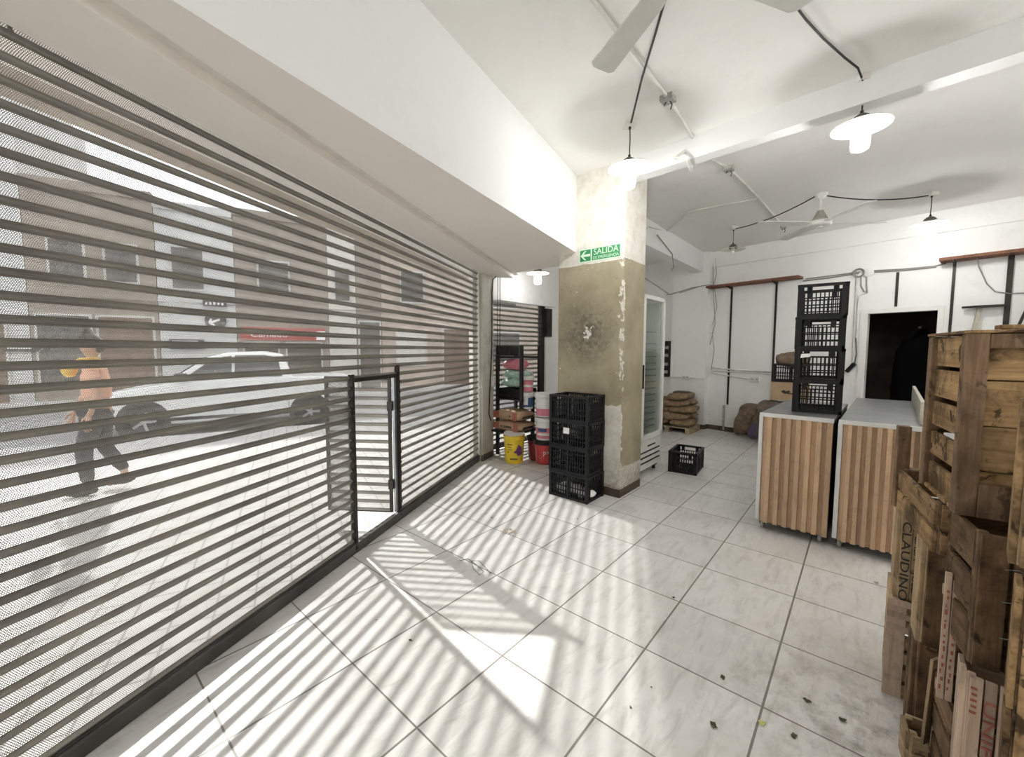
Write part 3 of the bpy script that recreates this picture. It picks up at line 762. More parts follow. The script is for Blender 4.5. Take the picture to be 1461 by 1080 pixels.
for y in (fy0 + .06, fy1 - .06):
    for x in (fx0 + .06, fx1 - .08):
        m = MB(); m.lathe([(0, 0), (.022, 0), (.018, .03), (.012, .09), (0, .09)], 14, (x, y, 0)); m.box(x - .03, x + .03, y - .03, y + .03, .05, .09); m.done('foot', m_black2, fr, smooth=40)

# ------------------------------------------------------------------ counters on castors
def counter(label, u0, v0, wdt, lng, htop, board=False):
    t = thing('counter', label, 'counter', W(u0, v0), -rad(AU) - rad(2.2)); zb = .105   # x: across, y: away
    m = MB(); m.box(0, wdt, .012, lng, zb, htop - .03); m.done('body', m_black2, t)
    m = MB(); m.box(-.004, wdt + .004, -.012, lng + .01, htop - .028, htop); m.done('worktop', m_galv, t, bevel=.003)
    m = MB(); m.box(-.006, .020, -.014, .012, zb - .02, htop - .026); m.box(-.006, wdt + .004, -.0155, .0, htop - .030, htop + .0015); m.box(-.008, -.002, -.014, lng, zb - .02, htop - .02); m.done('edge_trim', m_alu, t, bevel=.002)
    m = MB(); n = 8 if wdt < .47 else 7; w0 = .022; pw = (wdt - w0) / n
    for i in range(n):
        a = w0 + i * pw
        m.prism([(a, .012), (a, -.001), (a + pw * .40, -.003), (a + pw * .50, -.026), (a + pw * .97, -.026), (a + pw, -.001), (a + pw, .012)], zb - .03, htop - .030)
    m.done('fluted_front', m_flute, t)
    m = MB(); y = .01
    while board and y < lng - .05:
        m.prism([(wdt, y), (wdt + .018, y + .006), (wdt + .018, y + .04), (wdt + .002, y + .05), (wdt, y + .06)], zb - .03, htop - .03); y += .06
    m.done('fluted_side', m_flute, t) if board else m.b.free()
    for x, y in ((.035, .05), (wdt - .05, .05), (.035, lng - .07), (wdt - .05, lng - .07)):
        m = MB(); m.box(x - .035, x + .035, y - .035, y + .035, zb - .028, zb - .018)
        m.bar((x - .018, y, zb - .02), (x - .018, y + .02, .035), .004, .03); m.bar((x + .018, y, zb - .02), (x + .018, y + .02, .035), .004, .03)
        c = m.done('castor', m_iron, t)
        m = MB(); m.M = Matrix.Translation((x, y + .02, .036)) @ Matrix.Rotation(rad(90), 4, 'Y'); m.lathe([(0, -.012), (.030, -.012), (.036, -.006), (.036, .006), (.030, .012), (0, .012)], 20); m.done('castor_wheel', m_boxgrey, c, smooth=40)
    if board:
        m = MB(); m.box(wdt - .035, wdt - .012, .12, lng - .05, htop + .001, htop + .16); m.done('upstand', m_mdf, t, bevel=.003)
    return t
counter('left counter with fluted wood front and steel top, crates stacked on it', 3.885, -.630, .475, 1.22, .985)
counter('right counter with fluted wood front and a bare steel top', 3.865, -.118, .455, 1.92, .985, True)
# ------------------------------------------------------------------ exit sign on the pillar
sg = thing('exit_sign', 'green emergency exit sign with a left arrow at the top of the brown paint', 'sign', W(3.765, -2.085, 2.475), -rad(AU))
sw = .47; shh = .135
m = MB(); m.box(-sw / 2, sw / 2, -.004, 0, -shh / 2, shh / 2); m.done('plate', m_signpale, sg)
m = MB(); m.box(-sw / 2 + .010, -sw / 2 + .135, -.0055, -.004, -shh / 2 + .010, shh / 2 - .010); m.box(-sw / 2 + .150, sw / 2 - .010, -.0055, -.004, -shh / 2 + .010, shh / 2 - .010); m.done('green_field', m_signgreen, sg)
m = MB(); m.prism_y([(-.220, 0), (-.172, -.046), (-.150, -.046), (-.185, -.012), (-.105, -.012), (-.105, .012), (-.185, .012), (-.150, .046), (-.172, .046)], -.0065, -.0055); m.done('arrow', m_signpale, sg)
lettering('lettering', 'SALIDA', .086, Matrix.Translation((.071, -.0060, .020)) @ UPRIGHT, m_signpale, sg, sx=.98)
lettering('lettering', 'DE EMERGENCIA', .040, Matrix.Translation((.071, -.0060, -.036)) @ UPRIGHT, m_signpale, sg, sx=.95)

# ------------------------------------------------------------------ back wall fittings (local: x out of the wall, y along it)
def bthing(name, lab, cat, t=0., group=None): return thing(name, lab, cat, B(t), -rad(AB), group)
def plank(name, t0, t1, lab, up):
    o = bthing(name, lab, 'shelf', t0)
    m = MB(); m.box(.0, .24, 0, t1 - t0, 2.635, 2.672); m.done('board', m_shelfwood, o, bevel=.004)
    return o
def upright(t, z0, z1, lab, brackets=(), w=.028, dx=.0):
    o = bthing('shelf_upright', lab, 'shelf upright', t, 'slotted shelf uprights on the back wall')
    m = MB(); m.box(.0, .018, -w / 2, w / 2, z0, z1); m.done('rail', m_iron, o)
    for z in brackets:
        m = MB(); m.prism_y([(.018, z - .05), (.018, z), (.215, z), (.215, z - .015)], -.008, .008); m.done('bracket', m_iron, o)
    m = MB(); m.box(.018, .05, -.006, .006, z1 - .62, z1 - .605) if z1 - z0 > 1 else m.box(.018, .03, -.006, .006, z1 - .2, z1 - .19); m.done('hook', m_iron, o)
    return o
def tb(px, py):      # where a sight line meets the back wall: (along, height)
    d = ray(px, py); n = NB; s = (BW0 - EYE).dot(n) / d.dot(n); p = EYE + d * s; return (p - BW0).dot(DB), p.z
plank('wall_shelf', .0, tb(1146, 400)[0], 'reddish wooden shelf board on the back wall, left of the counter stack', 0)
plank('wall_shelf', tb(1343, 372)[0], 4.6, 'reddish wooden shelf board high on the back wall above the wooden crates', 0)
upright(tb(1042, 480)[0], .50, 2.635, 'black slotted shelf upright at the left, running lowest down the back wall', (2.635,))
upright(tb(1106, 460)[0], .60, 2.635, 'black slotted shelf upright just left of the counter crate stack', (2.635,))
upright(tb(1280, 410)[0], 2.11, 2.58, 'short black slotted upright above the dark doorway')
upright(tb(1359, 420)[0], 1.0, 2.635, 'black shelf upright right of the doorway behind the wooden crates', (2.635,))
upright(tb(1440, 405)[0], 1.0, 2.635, 'thicker black shelf upright near the right edge of the photo', (2.635,), .05)
# loose bracket with an oar-like blade and leaning bars at the right
o = bthing('steel_bracket', 'black triangular steel bracket sticking out above the wooden crates', 'bracket', tb(1395, 436)[0])
m = MB(); m.prism([(.05, -.13), (.08, -.13), (.13, .05), (.09, .22), (.02, .22), (.02, .0)], 2.03, 2.055); m.done('plate', m_iron, o)
m = MB(); m.bar((.05, .02, 2.03), (.10, -.10, 1.0), .035, .035); m.done('strut', m_mdf, o)
t5 = tb(1440, 405)[0]
m = MB(); m.bar((.10, -.05, 1.2), (.06, .30, 2.60), .035, .025)
o = m.done('steel_bar', m_iron, loc=B(t5), rotz=-rad(AB)); tag(o, 'dark steel bar leaning across the wall at the right edge', 'bar')
for k_, (dt, lab) in enumerate(((.22, 'pale grey steel sheet leaning on the back wall at the right edge'), (.42, 'second grey steel sheet leaning behind the wooden crates, rightmost'))):
    m = MB(); m.prism_y([(.30, .0), (.31, .0), (.075, 2.45), (.065, 2.45)], 0, .17)
    o = m.done('steel_sheet', m_galv, loc=B(t5 + dt), rotz=-rad(AB)); tag(o, lab, 'steel sheet')
# wiring on the back wall
def bp(px, py, n=.015): t, z = tb(px, py); return B(t, n, z)
tubes('cable', 'bundle of grey cables strung along the back wall above the doorway', 'cable', m_cableg,
      [[bp(1146, 401), bp(1180, 397), bp(1226, 390)], [bp(1150, 398), bp(1190, 393), bp(1228, 388)], [bp(1232, 387), bp(1290, 384), bp(1334, 380), bp(1350, 376)], [bp(1238, 389), bp(1290, 386), bp(1336, 381)]], .009)
ob = bthing('round_junction_box', 'round white junction box with a coil of cable on the back wall', 'junction box', tb(1240, 389)[0])
z = tb(1240, 389)[1]
m = MB(); m.M = Matrix.Translation((0, 0, z)) @ Matrix.Rotation(rad(90), 4, 'Y'); m.lathe([(0, 0), (.06, 0), (.06, .03), (.05, .036), (0, .036)], 24); m.done('lid', m_white, ob, smooth=40)
m = MB()
for k_ in range(3): m.tube([(.02 + .008 * k_, -.11 + (.05 + .008 * k_) * math.cos(a * .52), z + .01 + (.05 + .006 * k_) * math.sin(a * .52)) for a in range(13)], .006, 6)
m.done('cable_coil', m_cableg, ob, smooth=50)
tubes('conduit', 'pair of thin pipes running down the wall left of the doorway', 'conduit', m_conduit,
      [[bp(1223, 392), bp(1221, 440), bp(1218, 490), bp(1217, 515)], [bp(1237, 418), bp(1226, 422), bp(1224, 440), bp(1222, 482)]], .010)
tubes('cable', 'loop of grey cable hanging below the round junction box', 'cable', m_cableg, [[bp(1229, 393), bp(1229, 408), bp(1233, 416), bp(1238, 418), bp(1237, 405), bp(1237, 394)]], .007)
tubes('cable', 'thin grey cable looping down from the right wall shelf', 'cable', m_cableg, [[bp(1394, 365, .2), bp(1397, 382, .03), bp(1408, 405), bp(1420, 416), bp(1440, 419), bp(1462, 418)]], .006)
op = bthing('power_plug', 'black plug hanging on its cable beside the doorway', 'plug', tb(1215, 524)[0]); z = tb(1215, 524)[1]
m = MB(); m.bar((.03, -.05, z - .07), (.035, .04, z + .06), .07, .05); m.done('body', m_black, op, bevel=.008)
m = MB(); m.tube([(.03, .04, z + .05), (.02, .05, z + .2), (.015, .03, z + .45)], .006); m.done('cord', m_cable, op)
tubes('conduit', 'pale conduit run along the back wall at waist height', 'conduit', m_conduit, [[bp(1016, 524), bp(1050, 528), bp(1112, 531)], [bp(1018, 529), bp(1060, 531), bp(1112, 534)]], .014)
tubes('conduit', 'thin conduit dropping to the outlet on the back wall', 'conduit', m_conduit, [[bp(1016, 532), bp(1040, 536), bp(1070, 541)]], .011)
tubes('pipe', 'short grey pipe stub at the foot of the back wall', 'pipe', m_boxgrey, [[bp(1034, 578, .03), bp(1033, 605, .03), bp(1033, 613, .03)]], .018)
def outlet(frame_o, lab, z):
    m = MB(); m.box(0, .045, -.075, .075, z - .048, z + .048); m.done('housing', m_white, frame_o, bevel=.005)
    for y in (-.035, .035):
        m = MB(); m.box(.045, .048, y - .018, y + .018, z - .012, z + .012); m.done('socket', m_boxgrey, frame_o)
outlet(bthing('power_outlet', 'white double outlet box low on the back wall', 'outlet', tb(1078, 541)[0]), '', tb(1078, 541)[1])
ol = thing('power_outlet', 'white double outlet box on the far pier above the sack pallet', 'outlet', B(-.35, .15), -rad(AB)); outlet(ol, '', .975)
tubes('conduit', 'thin conduit across the far pier to its outlet box', 'conduit', m_conduit, [[B(-.70, .165, .955), B(-.42, .165, .965)], [B(-.28, .165, .97), B(-.02, .165, .96), B(.015, .10, 1.0), B(.06, .016, 1.12)]], .011)
m = MB(); m.tube([W(4.3, -2.33, 2.47), W(5.2, -2.33, 2.52), B(-.75, .17, 2.60), B(-.3, .17, 2.68), B(.0, .165, 2.70), B(.06, .02, 2.70)], .008); m.tube([B(-.9, .03, 2.62), B(-.5, .165, 2.62), B(-.1, .165, 2.70)], .006)
tag(m.done('cable', m_cableg, smooth=50), 'grey cables slung from the pillar across the far pier to the corner', 'cable')
tubes('cable', 'tangle of thin wires hanging down the back corner', 'cable', m_cableg, [[B(.06, .03, 3.2), B(.09, .03, 2.9), B(.05, .03, 2.72), B(.12, .03, 2.3), B(.04, .03, 1.9), B(.10, .03, 1.5), B(.06, .03, 1.13)], [B(.02, .03, 3.1), B(.05, .04, 2.6), B(.10, .03, 2.0), B(.02, .03, 1.6)]], .006)
tubes('cable', 'short cable end hanging from the left bulkhead', 'cable', m_cableg, [[W(5.9, -2.345, 3.15), W(6.5, -2.34, 2.99), W(6.55, -2.33, 2.80), W(6.45, -2.32, 2.72)]], .007)
oc = thing('switch_box', 'small white junction box with wires in the back corner', 'switch', B(.03, .02), -rad(AB)); m = MB(); m.box(0, .03, -.03, .03, 1.83, 1.98); m.done('housing', m_white, oc, bevel=.004)
oc = thing('meter_box', 'dark electrical panel on the end wall between the fridge and the pier', 'meter', B(-.83, .0), -rad(AB))
m = MB(); m.box(.001, .07, -.09, .05, .95, 1.68); m.done('panel', m_iron, oc)
for z in (1.02, 1.18, 1.36, 1.52):
    m = MB(); m.box(.07, .078, -.06, .03, z, z + .06); m.done('breaker', m_boxgrey, oc)
oc = bthing('coat', 'black coat hanging in the dark doorway behind the counter', 'coat', 2.80)
m = MB(); m.M = Matrix.Translation((-.47, 0, 0)); m.lathe([(0, 1.80), (.05, 1.78), (.10, 1.70), (.21, 1.62), (.27, 1.50), (.29, 1.2), (.30, .9), (.28, .45), (0, .45)], 20); m.done('cloth', m_trash, oc, smooth=60)
# the hook rail that carries it
m = MB(); m.box(-.60, -.12, 2.79, 2.82, 1.80, 1.83); o = m.done('coat_rail', m_iron, loc=BW0, rotz=-rad(AB)); tag(o, 'dark rail inside the doorway that carries the black coat', 'rail')

# ------------------------------------------------------------------ sacks on a pallet by the far pier
pt = thing('pallet', 'pale wooden pallet under the pile of brown sacks', 'pallet', W(7.79, -2.70), -rad(AU))
PX, PY = .40, .30
for x in (-PX + .04, 0, PX - .04):
    m = MB(); m.box(x - .04, x + .04, -PY, PY, .0, .085); m.done('bearer', m_palletwood, pt)
for i in range(5):
    m = MB(); y = -PY + .05 + i * (2 * PY - .1) / 4; m.box(-PX, PX, y - .045, y + .045, .085, .105); m.done('deck_board', m_palletwood, pt)
rows = [(-.2, 0, 0, 90, 'bottom layer of the pallet, nearer the fridge'), (.2, 0, 0, 90, 'bottom layer of the pallet, nearer the counters'), (-.02, -.15, 1, 0, 'second layer of the pallet pile, front'), (.02, .15, 1, 0, 'second layer of the pallet pile, rear'),
        (-.19, 0, 2, 90, 'third layer of the pallet pile, nearer the fridge'), (.195, .0, 2, 90, 'third layer of the pallet pile, nearer the counters'), (-.03, -.14, 3, 0, 'fourth layer of the pallet pile, front'), (.0, .15, 3, 0, 'fourth layer of the pallet pile, rear'), (.13, .02, 4, 80, None)]
for i, (x, y, lay, an, wd) in enumerate(rows):
    m = MB(); m.sack((0, 0, .064), .60 if an == 90 else .74, .40 if an == 90 else .31, .140, rz=0, seed=i, lump=.022, pinch=.82)
    o = m.done('sack', m_krafta, smooth=60); o.matrix_world = Matrix.Translation(pt.location) @ Matrix.Rotation(-rad(AU), 4, 'Z') @ Matrix.Translation((x, y, .110 + lay * .118)) @ Matrix.Rotation(rad(an + (-3, 4, 2, -2, 3, -2, 3, 0, 8)[i]), 4, 'Z')
    tag(o, 'brown paper sack in the ' + wd if wd else 'topmost brown sack with a dark print on the pallet pile', 'sack', 'paper sacks piled on the pallet')
    if i == 8:
        m = MB(); m.sack((0.03, 0, .132), .34, .26, .03, seed=3, lump=.008); m.done('dark_print', m_cable, o, smooth=60)
# potato sacks leaning by the back wall
for i, (px, py, Ln, tl, lab, mt) in enumerate(((1056, 622, .62, 56, 'brown sack slumped against the back wall, leftmost of the leaning pair', m_sackp), (1079, 629, .66, 52, 'brown sack with violet print leaning against the back wall beside the counter', m_sackv))):
    p = lvl(px, py)
    m = MB(); m.sack((0, 0, 0), Ln, .30, .19, seed=20 + i, lump=.03, pinch=.55, tilt=Matrix.Rotation(-rad(tl), 4, 'Y'))
    o = m.done('potato_sack', mt, smooth=60); o.rotation_euler.z = rad(30); o.location = p + Vector((.12, .05, .30)); tag(o, lab, 'sack', 'sacks leaning on the back wall')
p = dep(1125, 600, 6.05); p.z = 0
for i, (dx, dy, r, lab) in enumerate(((0, 0, 0, 'brown sack lowest in the pile behind the left counter'), (.02, .03, .2, 'brown sack second in the pile behind the left counter'), (-.01, 0, -.2, 'brown sack third in the pile behind the left counter'), (-.06, .02, .1, 'brown sack with dark print right under the carton behind the counter'))):
    m = MB(); m.sack((0, 0, .10), .70, .46, .20, seed=40 + i, lump=.03)
    o = m.done('potato_sack', m_sackv if i == 3 else m_sackp, smooth=60, loc=p + Vector((dx, dy, i * .178)), rotz=rad(-40) + r); tag(o, lab, 'sack', 'sacks piled behind the counter')
bx = thing('carton', 'brown cardboard carton behind the left counter, under a black crate', 'carton', p + Vector((0, 0, .76)), rad(-38))
m = MB(); m.box(-.23, .23, -.17, .17, 0, .27); m.done('box', m_carton, bx, bevel=.004)
m = MB(); m.prism_y([(-.10, .13), (-.05, .10), (.02, .13), (.0, .155), (-.04, .14), (-.07, .16)], -.172, -.170); m.box(-.02, .10, -.172, -.170, .10, .115); m.done('print_mark', m_ink, bx)
m = MB(); m.box(-.03, .03, -.171, .171, .27, .272); m.done('tape', m_kraft, bx)
cb2 = crate_at('black plastic crate on the carton behind the left counter', p + Vector((0, 0, 1.036)), rad(-38), 'loose crates')
m = MB(); m.sack((0, 0, .07), .42, .30, .22, seed=51, lump=.03, pinch=.6); o = m.done('potato_sack', m_sackp, smooth=60, loc=p + Vector((.02, 0, 1.29)), rotz=rad(-38)); tag(o, 'brown sack lying on the black crate behind the counter stack', 'sack')

# ------------------------------------------------------------------ alcove: rack, packs, sacks, buckets
rk = thing('shelf_rack', 'black metal shelf rack in the alcove holding packs and flour sacks', 'shelf rack', W(4.25, -3.945), -rad(AU))
RW, RD = .44, .40
for x, y, z_, h in ((0, 0, 0, 1.42), (RW, 0, .70, 1.56), (RW, .25, 0, .80), (0, RD, 0, 1.42), (RW, RD, 0, 1.56)):
    m = MB(); m.box(x - .02, x + .02, y - .02, y + .02, z_, h); m.done('post', m_black2, rk)
for z in (.36, .80, 1.43):
    m = MB(); m.box(-.01, RW + .01, -.01 if z > .5 else -.17, RD + .01, z, z + .022); m.done('shelf', m_black2, rk) if z < 1.4 else None
    if z > 1.4: m.b.free(); m = MB(); m.box(0, RW, -.012, .012, 1.38, 1.41); m.box(0, RW, RD - .012, RD + .012, 1.38, 1.41); m.done('cross_bar', m_black2, rk)
def rloc(x, y, z): return W(4.25 + y, -3.945 + x, z)
for i, lab in enumerate(('black plastic tray lowest of the two on the rack shelf', 'black plastic tray upper of the two on the rack shelf')):
    t = thing('plastic_tray', lab, 'tray', rloc(.21, .19, .824 + i * .068), -rad(AU), 'black trays on the rack')
    m = MB(); m.box(-.20, .20, -.18, .18, 0, .01); m.done('base', m_black, t)
    m = MB(); m.box(-.20, .20, -.18, -.17, 0, .066); m.box(-.20, .20, .17, .18, 0, .066); m.box(-.20, -.19, -.18, .18, 0, .066); m.box(.19, .20, -.18, .18, 0, .066); m.done('rim', m_black, t)
def pack(lab, x, y, z, w_, d_, h_, mat, seed):
    m = MB(); m.sack((0, 0, h_ / 2), w_, d_, h_, seed=seed, lump=.018, pinch=.92, flat=.5)
    o = m.done('wrapped_pack', mat, smooth=50, loc=rloc(x, y, z), rotz=-rad(AU)); return tag(o, lab, 'pack', 'plastic packs on the rack')
pack('pale green plastic pack lower on the rack, resting on the black tray', .21, .18, .963, .38, .28, .14, m_green, 60)
pack('pale green plastic pack upper on the rack, right under the pink one', .22, .18, 1.085, .36, .27, .13, m_green, 61)
pack('pink plastic pack topmost on the rack', .19, .18, 1.205, .30, .26, .17, m_pink, 62)
bxk = thing('speaker_box', 'small black box standing at the top left of the shelf rack', 'box', rloc(.08, .02, 1.422), -rad(AU)); m = MB(); m.box(-.10, .17, -.04, .16, 0, .135); m.done('case', m_black2, bxk, bevel=.006)
m = MB(); m.box(-.06, .13, -.042, -.04, .025, .11); m.done('front_panel', m_cable, bxk)
for i, lab in enumerate(('lower brown flour sack with red print on the shelf rack', 'upper brown flour sack with red print on the shelf rack')):
    t = thing('flour_sack', lab, 'flour sack', rloc(.30, .02, .385 + i * .148), -rad(AU + (1.5 if i else -1)), 'flour sacks on the rack')
    m = MB(); m.sack((0, 0, .073), .50, .36, .150, seed=70 + i, lump=.010, pinch=.95, flat=.55); m.done('paper', m_kraft, t, smooth=50)
    m = MB(); m.box(-.235, -.135, -.180, -.172, .03, .12); m.box(.12, .19, -.180, -.172, .02, .125); m.done('red_print', m_inkred, t)
    m = MB()
    for k_ in range(7): m.box(-.10 + k_ * .028, -.10 + k_ * .028 + .02, -.180, -.172, .058, .084)
    m.done('dark_print', m_ink, t)
    m = MB(); m.box(.243, .25, -.12, .10, .05, .08); m.done('side_print', m_ink, t)
def bucket(name, lab, p, r0_, r1_, h, mat, lid=None, group='buckets in the alcove', handle=False, rim=None):
    t = thing(name, lab, 'bucket', p, rad(0), group)
    m = MB(); m.lathe([(0, 0), (r0_ - .01, 0), (r0_, .008), (r1_ - .004, h - .055), (r1_ + .004, h - .05), (r1_ + .004, h - .04), (r1_, h - .036), (r1_ + .003, h - .004), (r1_ + .008, h), (r1_ + .002, h + .002), (r1_ - .006, h - .004), (r0_ - .008, .012), (0, .012)], 36); m.done('body', mat, t, smooth=40)
    if lid:
        m = MB(); m.lathe([(0, h + .006), (r1_ - .02, h + .006), (r1_ - .01, h + .014), (r1_ + .010, h + .012), (r1_ + .012, h - .035), (r1_ + .007, h - .035), (r1_ + .006, h), (0, h - .002)], 36); m.done('lid', lid, t, smooth=40)
    if handle:
        m = MB(); m.tube([((r1_ + .01) * math.cos(a * math.pi / 12), 0, h - .02 + (r1_ + .02) * math.sin(a * math.pi / 12)) for a in range(13)], .004, 8); m.done('handle', m_white, t, smooth=60)
    return t
def face_to_eye(p): return math.atan2(p.x, -p.y) if False else math.atan2(-p.x, p.y)
def band(parent, name, r0_, r1_, h, z0, z1, mat, a0=0., a1=360., n=36, off=.0012):
    m = MB()
    def rr(z): return r0_ + (r1_ - r0_) * z / h + off
    k0 = [rad(a0 + (a1 - a0) * i / n) for i in range(n + 1)]
    va = [m.v((rr(z0) * math.sin(a), -rr(z0) * math.cos(a), z0)) for a in k0]; vb = [m.v((rr(z1) * math.sin(a), -rr(z1) * math.cos(a), z1)) for a in k0]
    for i in range(n): m.f([va[i], va[i + 1], vb[i + 1], vb[i]])
    m.done(name, mat, parent, smooth=40, recalc=False)
yp = Vector((.03, 5.37, 0)); yb = bucket('bucket', 'yellow bucket printed with purple grapes on the alcove floor', yp, .118, .140, .37, m_yellow)
yb.rotation_euler.z = 0
m = MB()
g_pts = [(0, 0), (1, 0), (2, .1), (3, .2), (.5, 1), (1.5, 1), (2.5, 1.1), (1, 2), (2, 2), (1.6, 2.9), (.5, -1), (1.5, -1), (2.6, -.9), (1.2, -2), (2.2, -1.9), (3.4, -.8), (3.3, 1.1), (-.8, -.4), (2.9, 2.0), (3.2, -1.7)]
for gx, gz in g_pts:
    a = (.030 + gx * .021) / .132; zz = .175 + gz * .024; rr = .118 + .022 * zz / .37 + .001
    m.ball((rr * math.sin(a), -rr * math.cos(a), zz), .0145, .0145, .0145, 10, 6)
m.done('grape_print', m_purple, yb, smooth=60)
m = MB()
for zz, a0_, a1_, hh in ((.255, -.75, -.15, .016), (.225, -.7, -.25, .008), (.19, -.62, -.2, .008), (.15, -.72, -.62, .02), (.06, -.45, .42, .020)):
    nn = 8
    for k_ in range(nn):
        a = a0_ + (a1_ - a0_) * k_ / nn; b_ = a + (a1_ - a0_) / nn * .72; rr = .118 + .022 * zz / .37 + .0015
        m.hexa([(rr * math.sin(x) * s_, -rr * math.cos(x) * s_, z_) for z_ in (zz, zz + hh) for x, s_ in ((a, .99), (a, 1.), (b_, 1.), (b_, .99))])
m.done('dark_print', m_ink, yb)
lt = MB(); lt.M = Matrix.Translation((0, .02, .376)) @ Matrix.Rotation(rad(7), 4, 'X'); lt.lathe([(0, 0), (.135, 0), (.138, .006), (.138, .02), (0, .022)], 36)
lt.done('lid', m_white, yb, smooth=40)
pv = Vector((.44, 5.34, 0)); pb = bucket('bucket', 'red bucket with white letters and black lid beside the crate stack', pv, .118, .138, .30, m_red, m_black)
lettering('lettering', 'piv', .085, Matrix.Translation((0, 0, .165)) @ Matrix.Rotation(rad(6), 4, 'Z'), m_white, pb, wrap=.1305)
m = MB()
for k_ in range(6): a = -.8 + .12 * k_; m.ball((.128 * math.sin(a), -.128 * math.cos(a), .10 + .02 * math.sin(k_ * 2)), .008, .004, .006, 8, 5)
m.done('pale_print', m_pink, pb)
w1 = bucket('bucket', 'white bucket with pink and blue print standing on the red bucket', pv + Vector((0, 0, .316)), .115, .135, .30, m_white)
band(w1, 'pink_print', .115, .135, .30, .03, .17, m_pink, -80, 80); band(w1, 'blue_print', .115, .135, .30, .12, .165, m_blue, -50, 5, off=.002); band(w1, 'white_stripe', .115, .135, .30, .07, .10, m_white, -60, 60, off=.002)
w2 = bucket('bucket', 'white bucket with a pink band, topmost of the tallest bucket column', pv + Vector((0, 0, .622)), .115, .135, .30, m_white, m_white)
band(w2, 'pink_print', .115, .135, .30, .02, .115, m_pink, -100, 100)
p2 = W(4.37, -3.50, .688); b1 = bucket('bucket', 'small white bucket with a blue picture on the flour sacks', p2, .078, .088, .22, m_white, m_white)
band(b1, 'blue_print', .078, .088, .22, .05, .16, m_blue, 5, 70); band(b1, 'blue_print', .078, .088, .22, .03, .06, m_blue, -60, 60)
b2_ = bucket('bucket', 'small pink and white tub with a raised handle on the small bucket', p2 + Vector((0, 0, .236)), .078, .086, .20, m_pink, m_white, handle=True)
band(b2_, 'white_stripe', .078, .086, .20, .07, .10, m_white, -70, 70)
bucket('bucket', 'dark red bucket in shadow behind the yellow bucket', W(4.395, -3.365), .10, .115, .31, m_dred, m_black)
bn = thing('crate_stand', 'black plastic box behind the white buckets in the alcove', 'box', W(4.85, -3.05), -rad(AU)); m = MB(); m.box(-.2, .2, -.15, .15, 0, .80); m.done('body', m_black2, bn, bevel=.01)
m = MB(); m.box(-.21, .21, -.16, .16, .80, .84); m.done('lid', m_black, bn, bevel=.006)
m = MB()
for k_ in range(60):
    a, r_, z_ = k_ * 2.4, .085 * (k_ / 60) ** .5, .05 + .06 * math.sin(k_ * 1.7)
    m.ball((r_ * math.cos(a), r_ * math.sin(a), z_), .03, .022, .03, 6, 4)
o = m.done('leafy_greens', m_leaf, smooth=60, loc=W(4.80, -3.14, .855)); tag(o, 'bunch of green leaves on the black box behind the buckets', 'greens')
m = MB()
for k_ in range(3): m.tube([(.0 + .012 * k_, (.20 - .01 * k_) * math.cos(a * math.pi / 14), .2 + (.20 - .01 * k_) * math.sin(a * math.pi / 14)) for a in range(28)], .009, 8)
o = m.done('hose_coil', m_boxgrey, smooth=60, loc=W(4.92, -3.16, .842), rotz=rad(-10)); tag(o, 'pale hose coil standing behind the green leaves in the alcove', 'hose')
# switch and cable on the corner post
tubes('cable', 'black cable running down the corner post to the floor', 'cable', m_cable, [[(-.22, 5.66, 2.50), (-.262, 5.668, 2.46), (-.275, 5.64, 2.3), (-.278, 5.625, 1.5), (-.30, 5.575, 1.0), (-.315, 5.545, .62), (-.29, 5.60, .52)]], .008)
os_ = thing('switch_box', 'small white switch box on the black cable of the corner post', 'switch', (-.272, 5.635, 1.0), rad(-24)); m = MB(); m.box(-.01, .035, -.035, .035, -.01, .14); m.done('housing', m_white, os_, bevel=.005)
m = MB()
for z in (.03, .065, .10): m.box(.035, .038, -.012, .012, z - .008, z + .008)
m.done('button', m_boxgrey, os_)
tubes('cable', 'pair of thin vertical cables in front of the alcove shutter', 'cable', m_cable, [[(-.20, 5.72, 2.52), (-.205, 5.72, 1.2)], [(-.17, 5.74, 2.52), (-.172, 5.74, 1.2)]], .005)
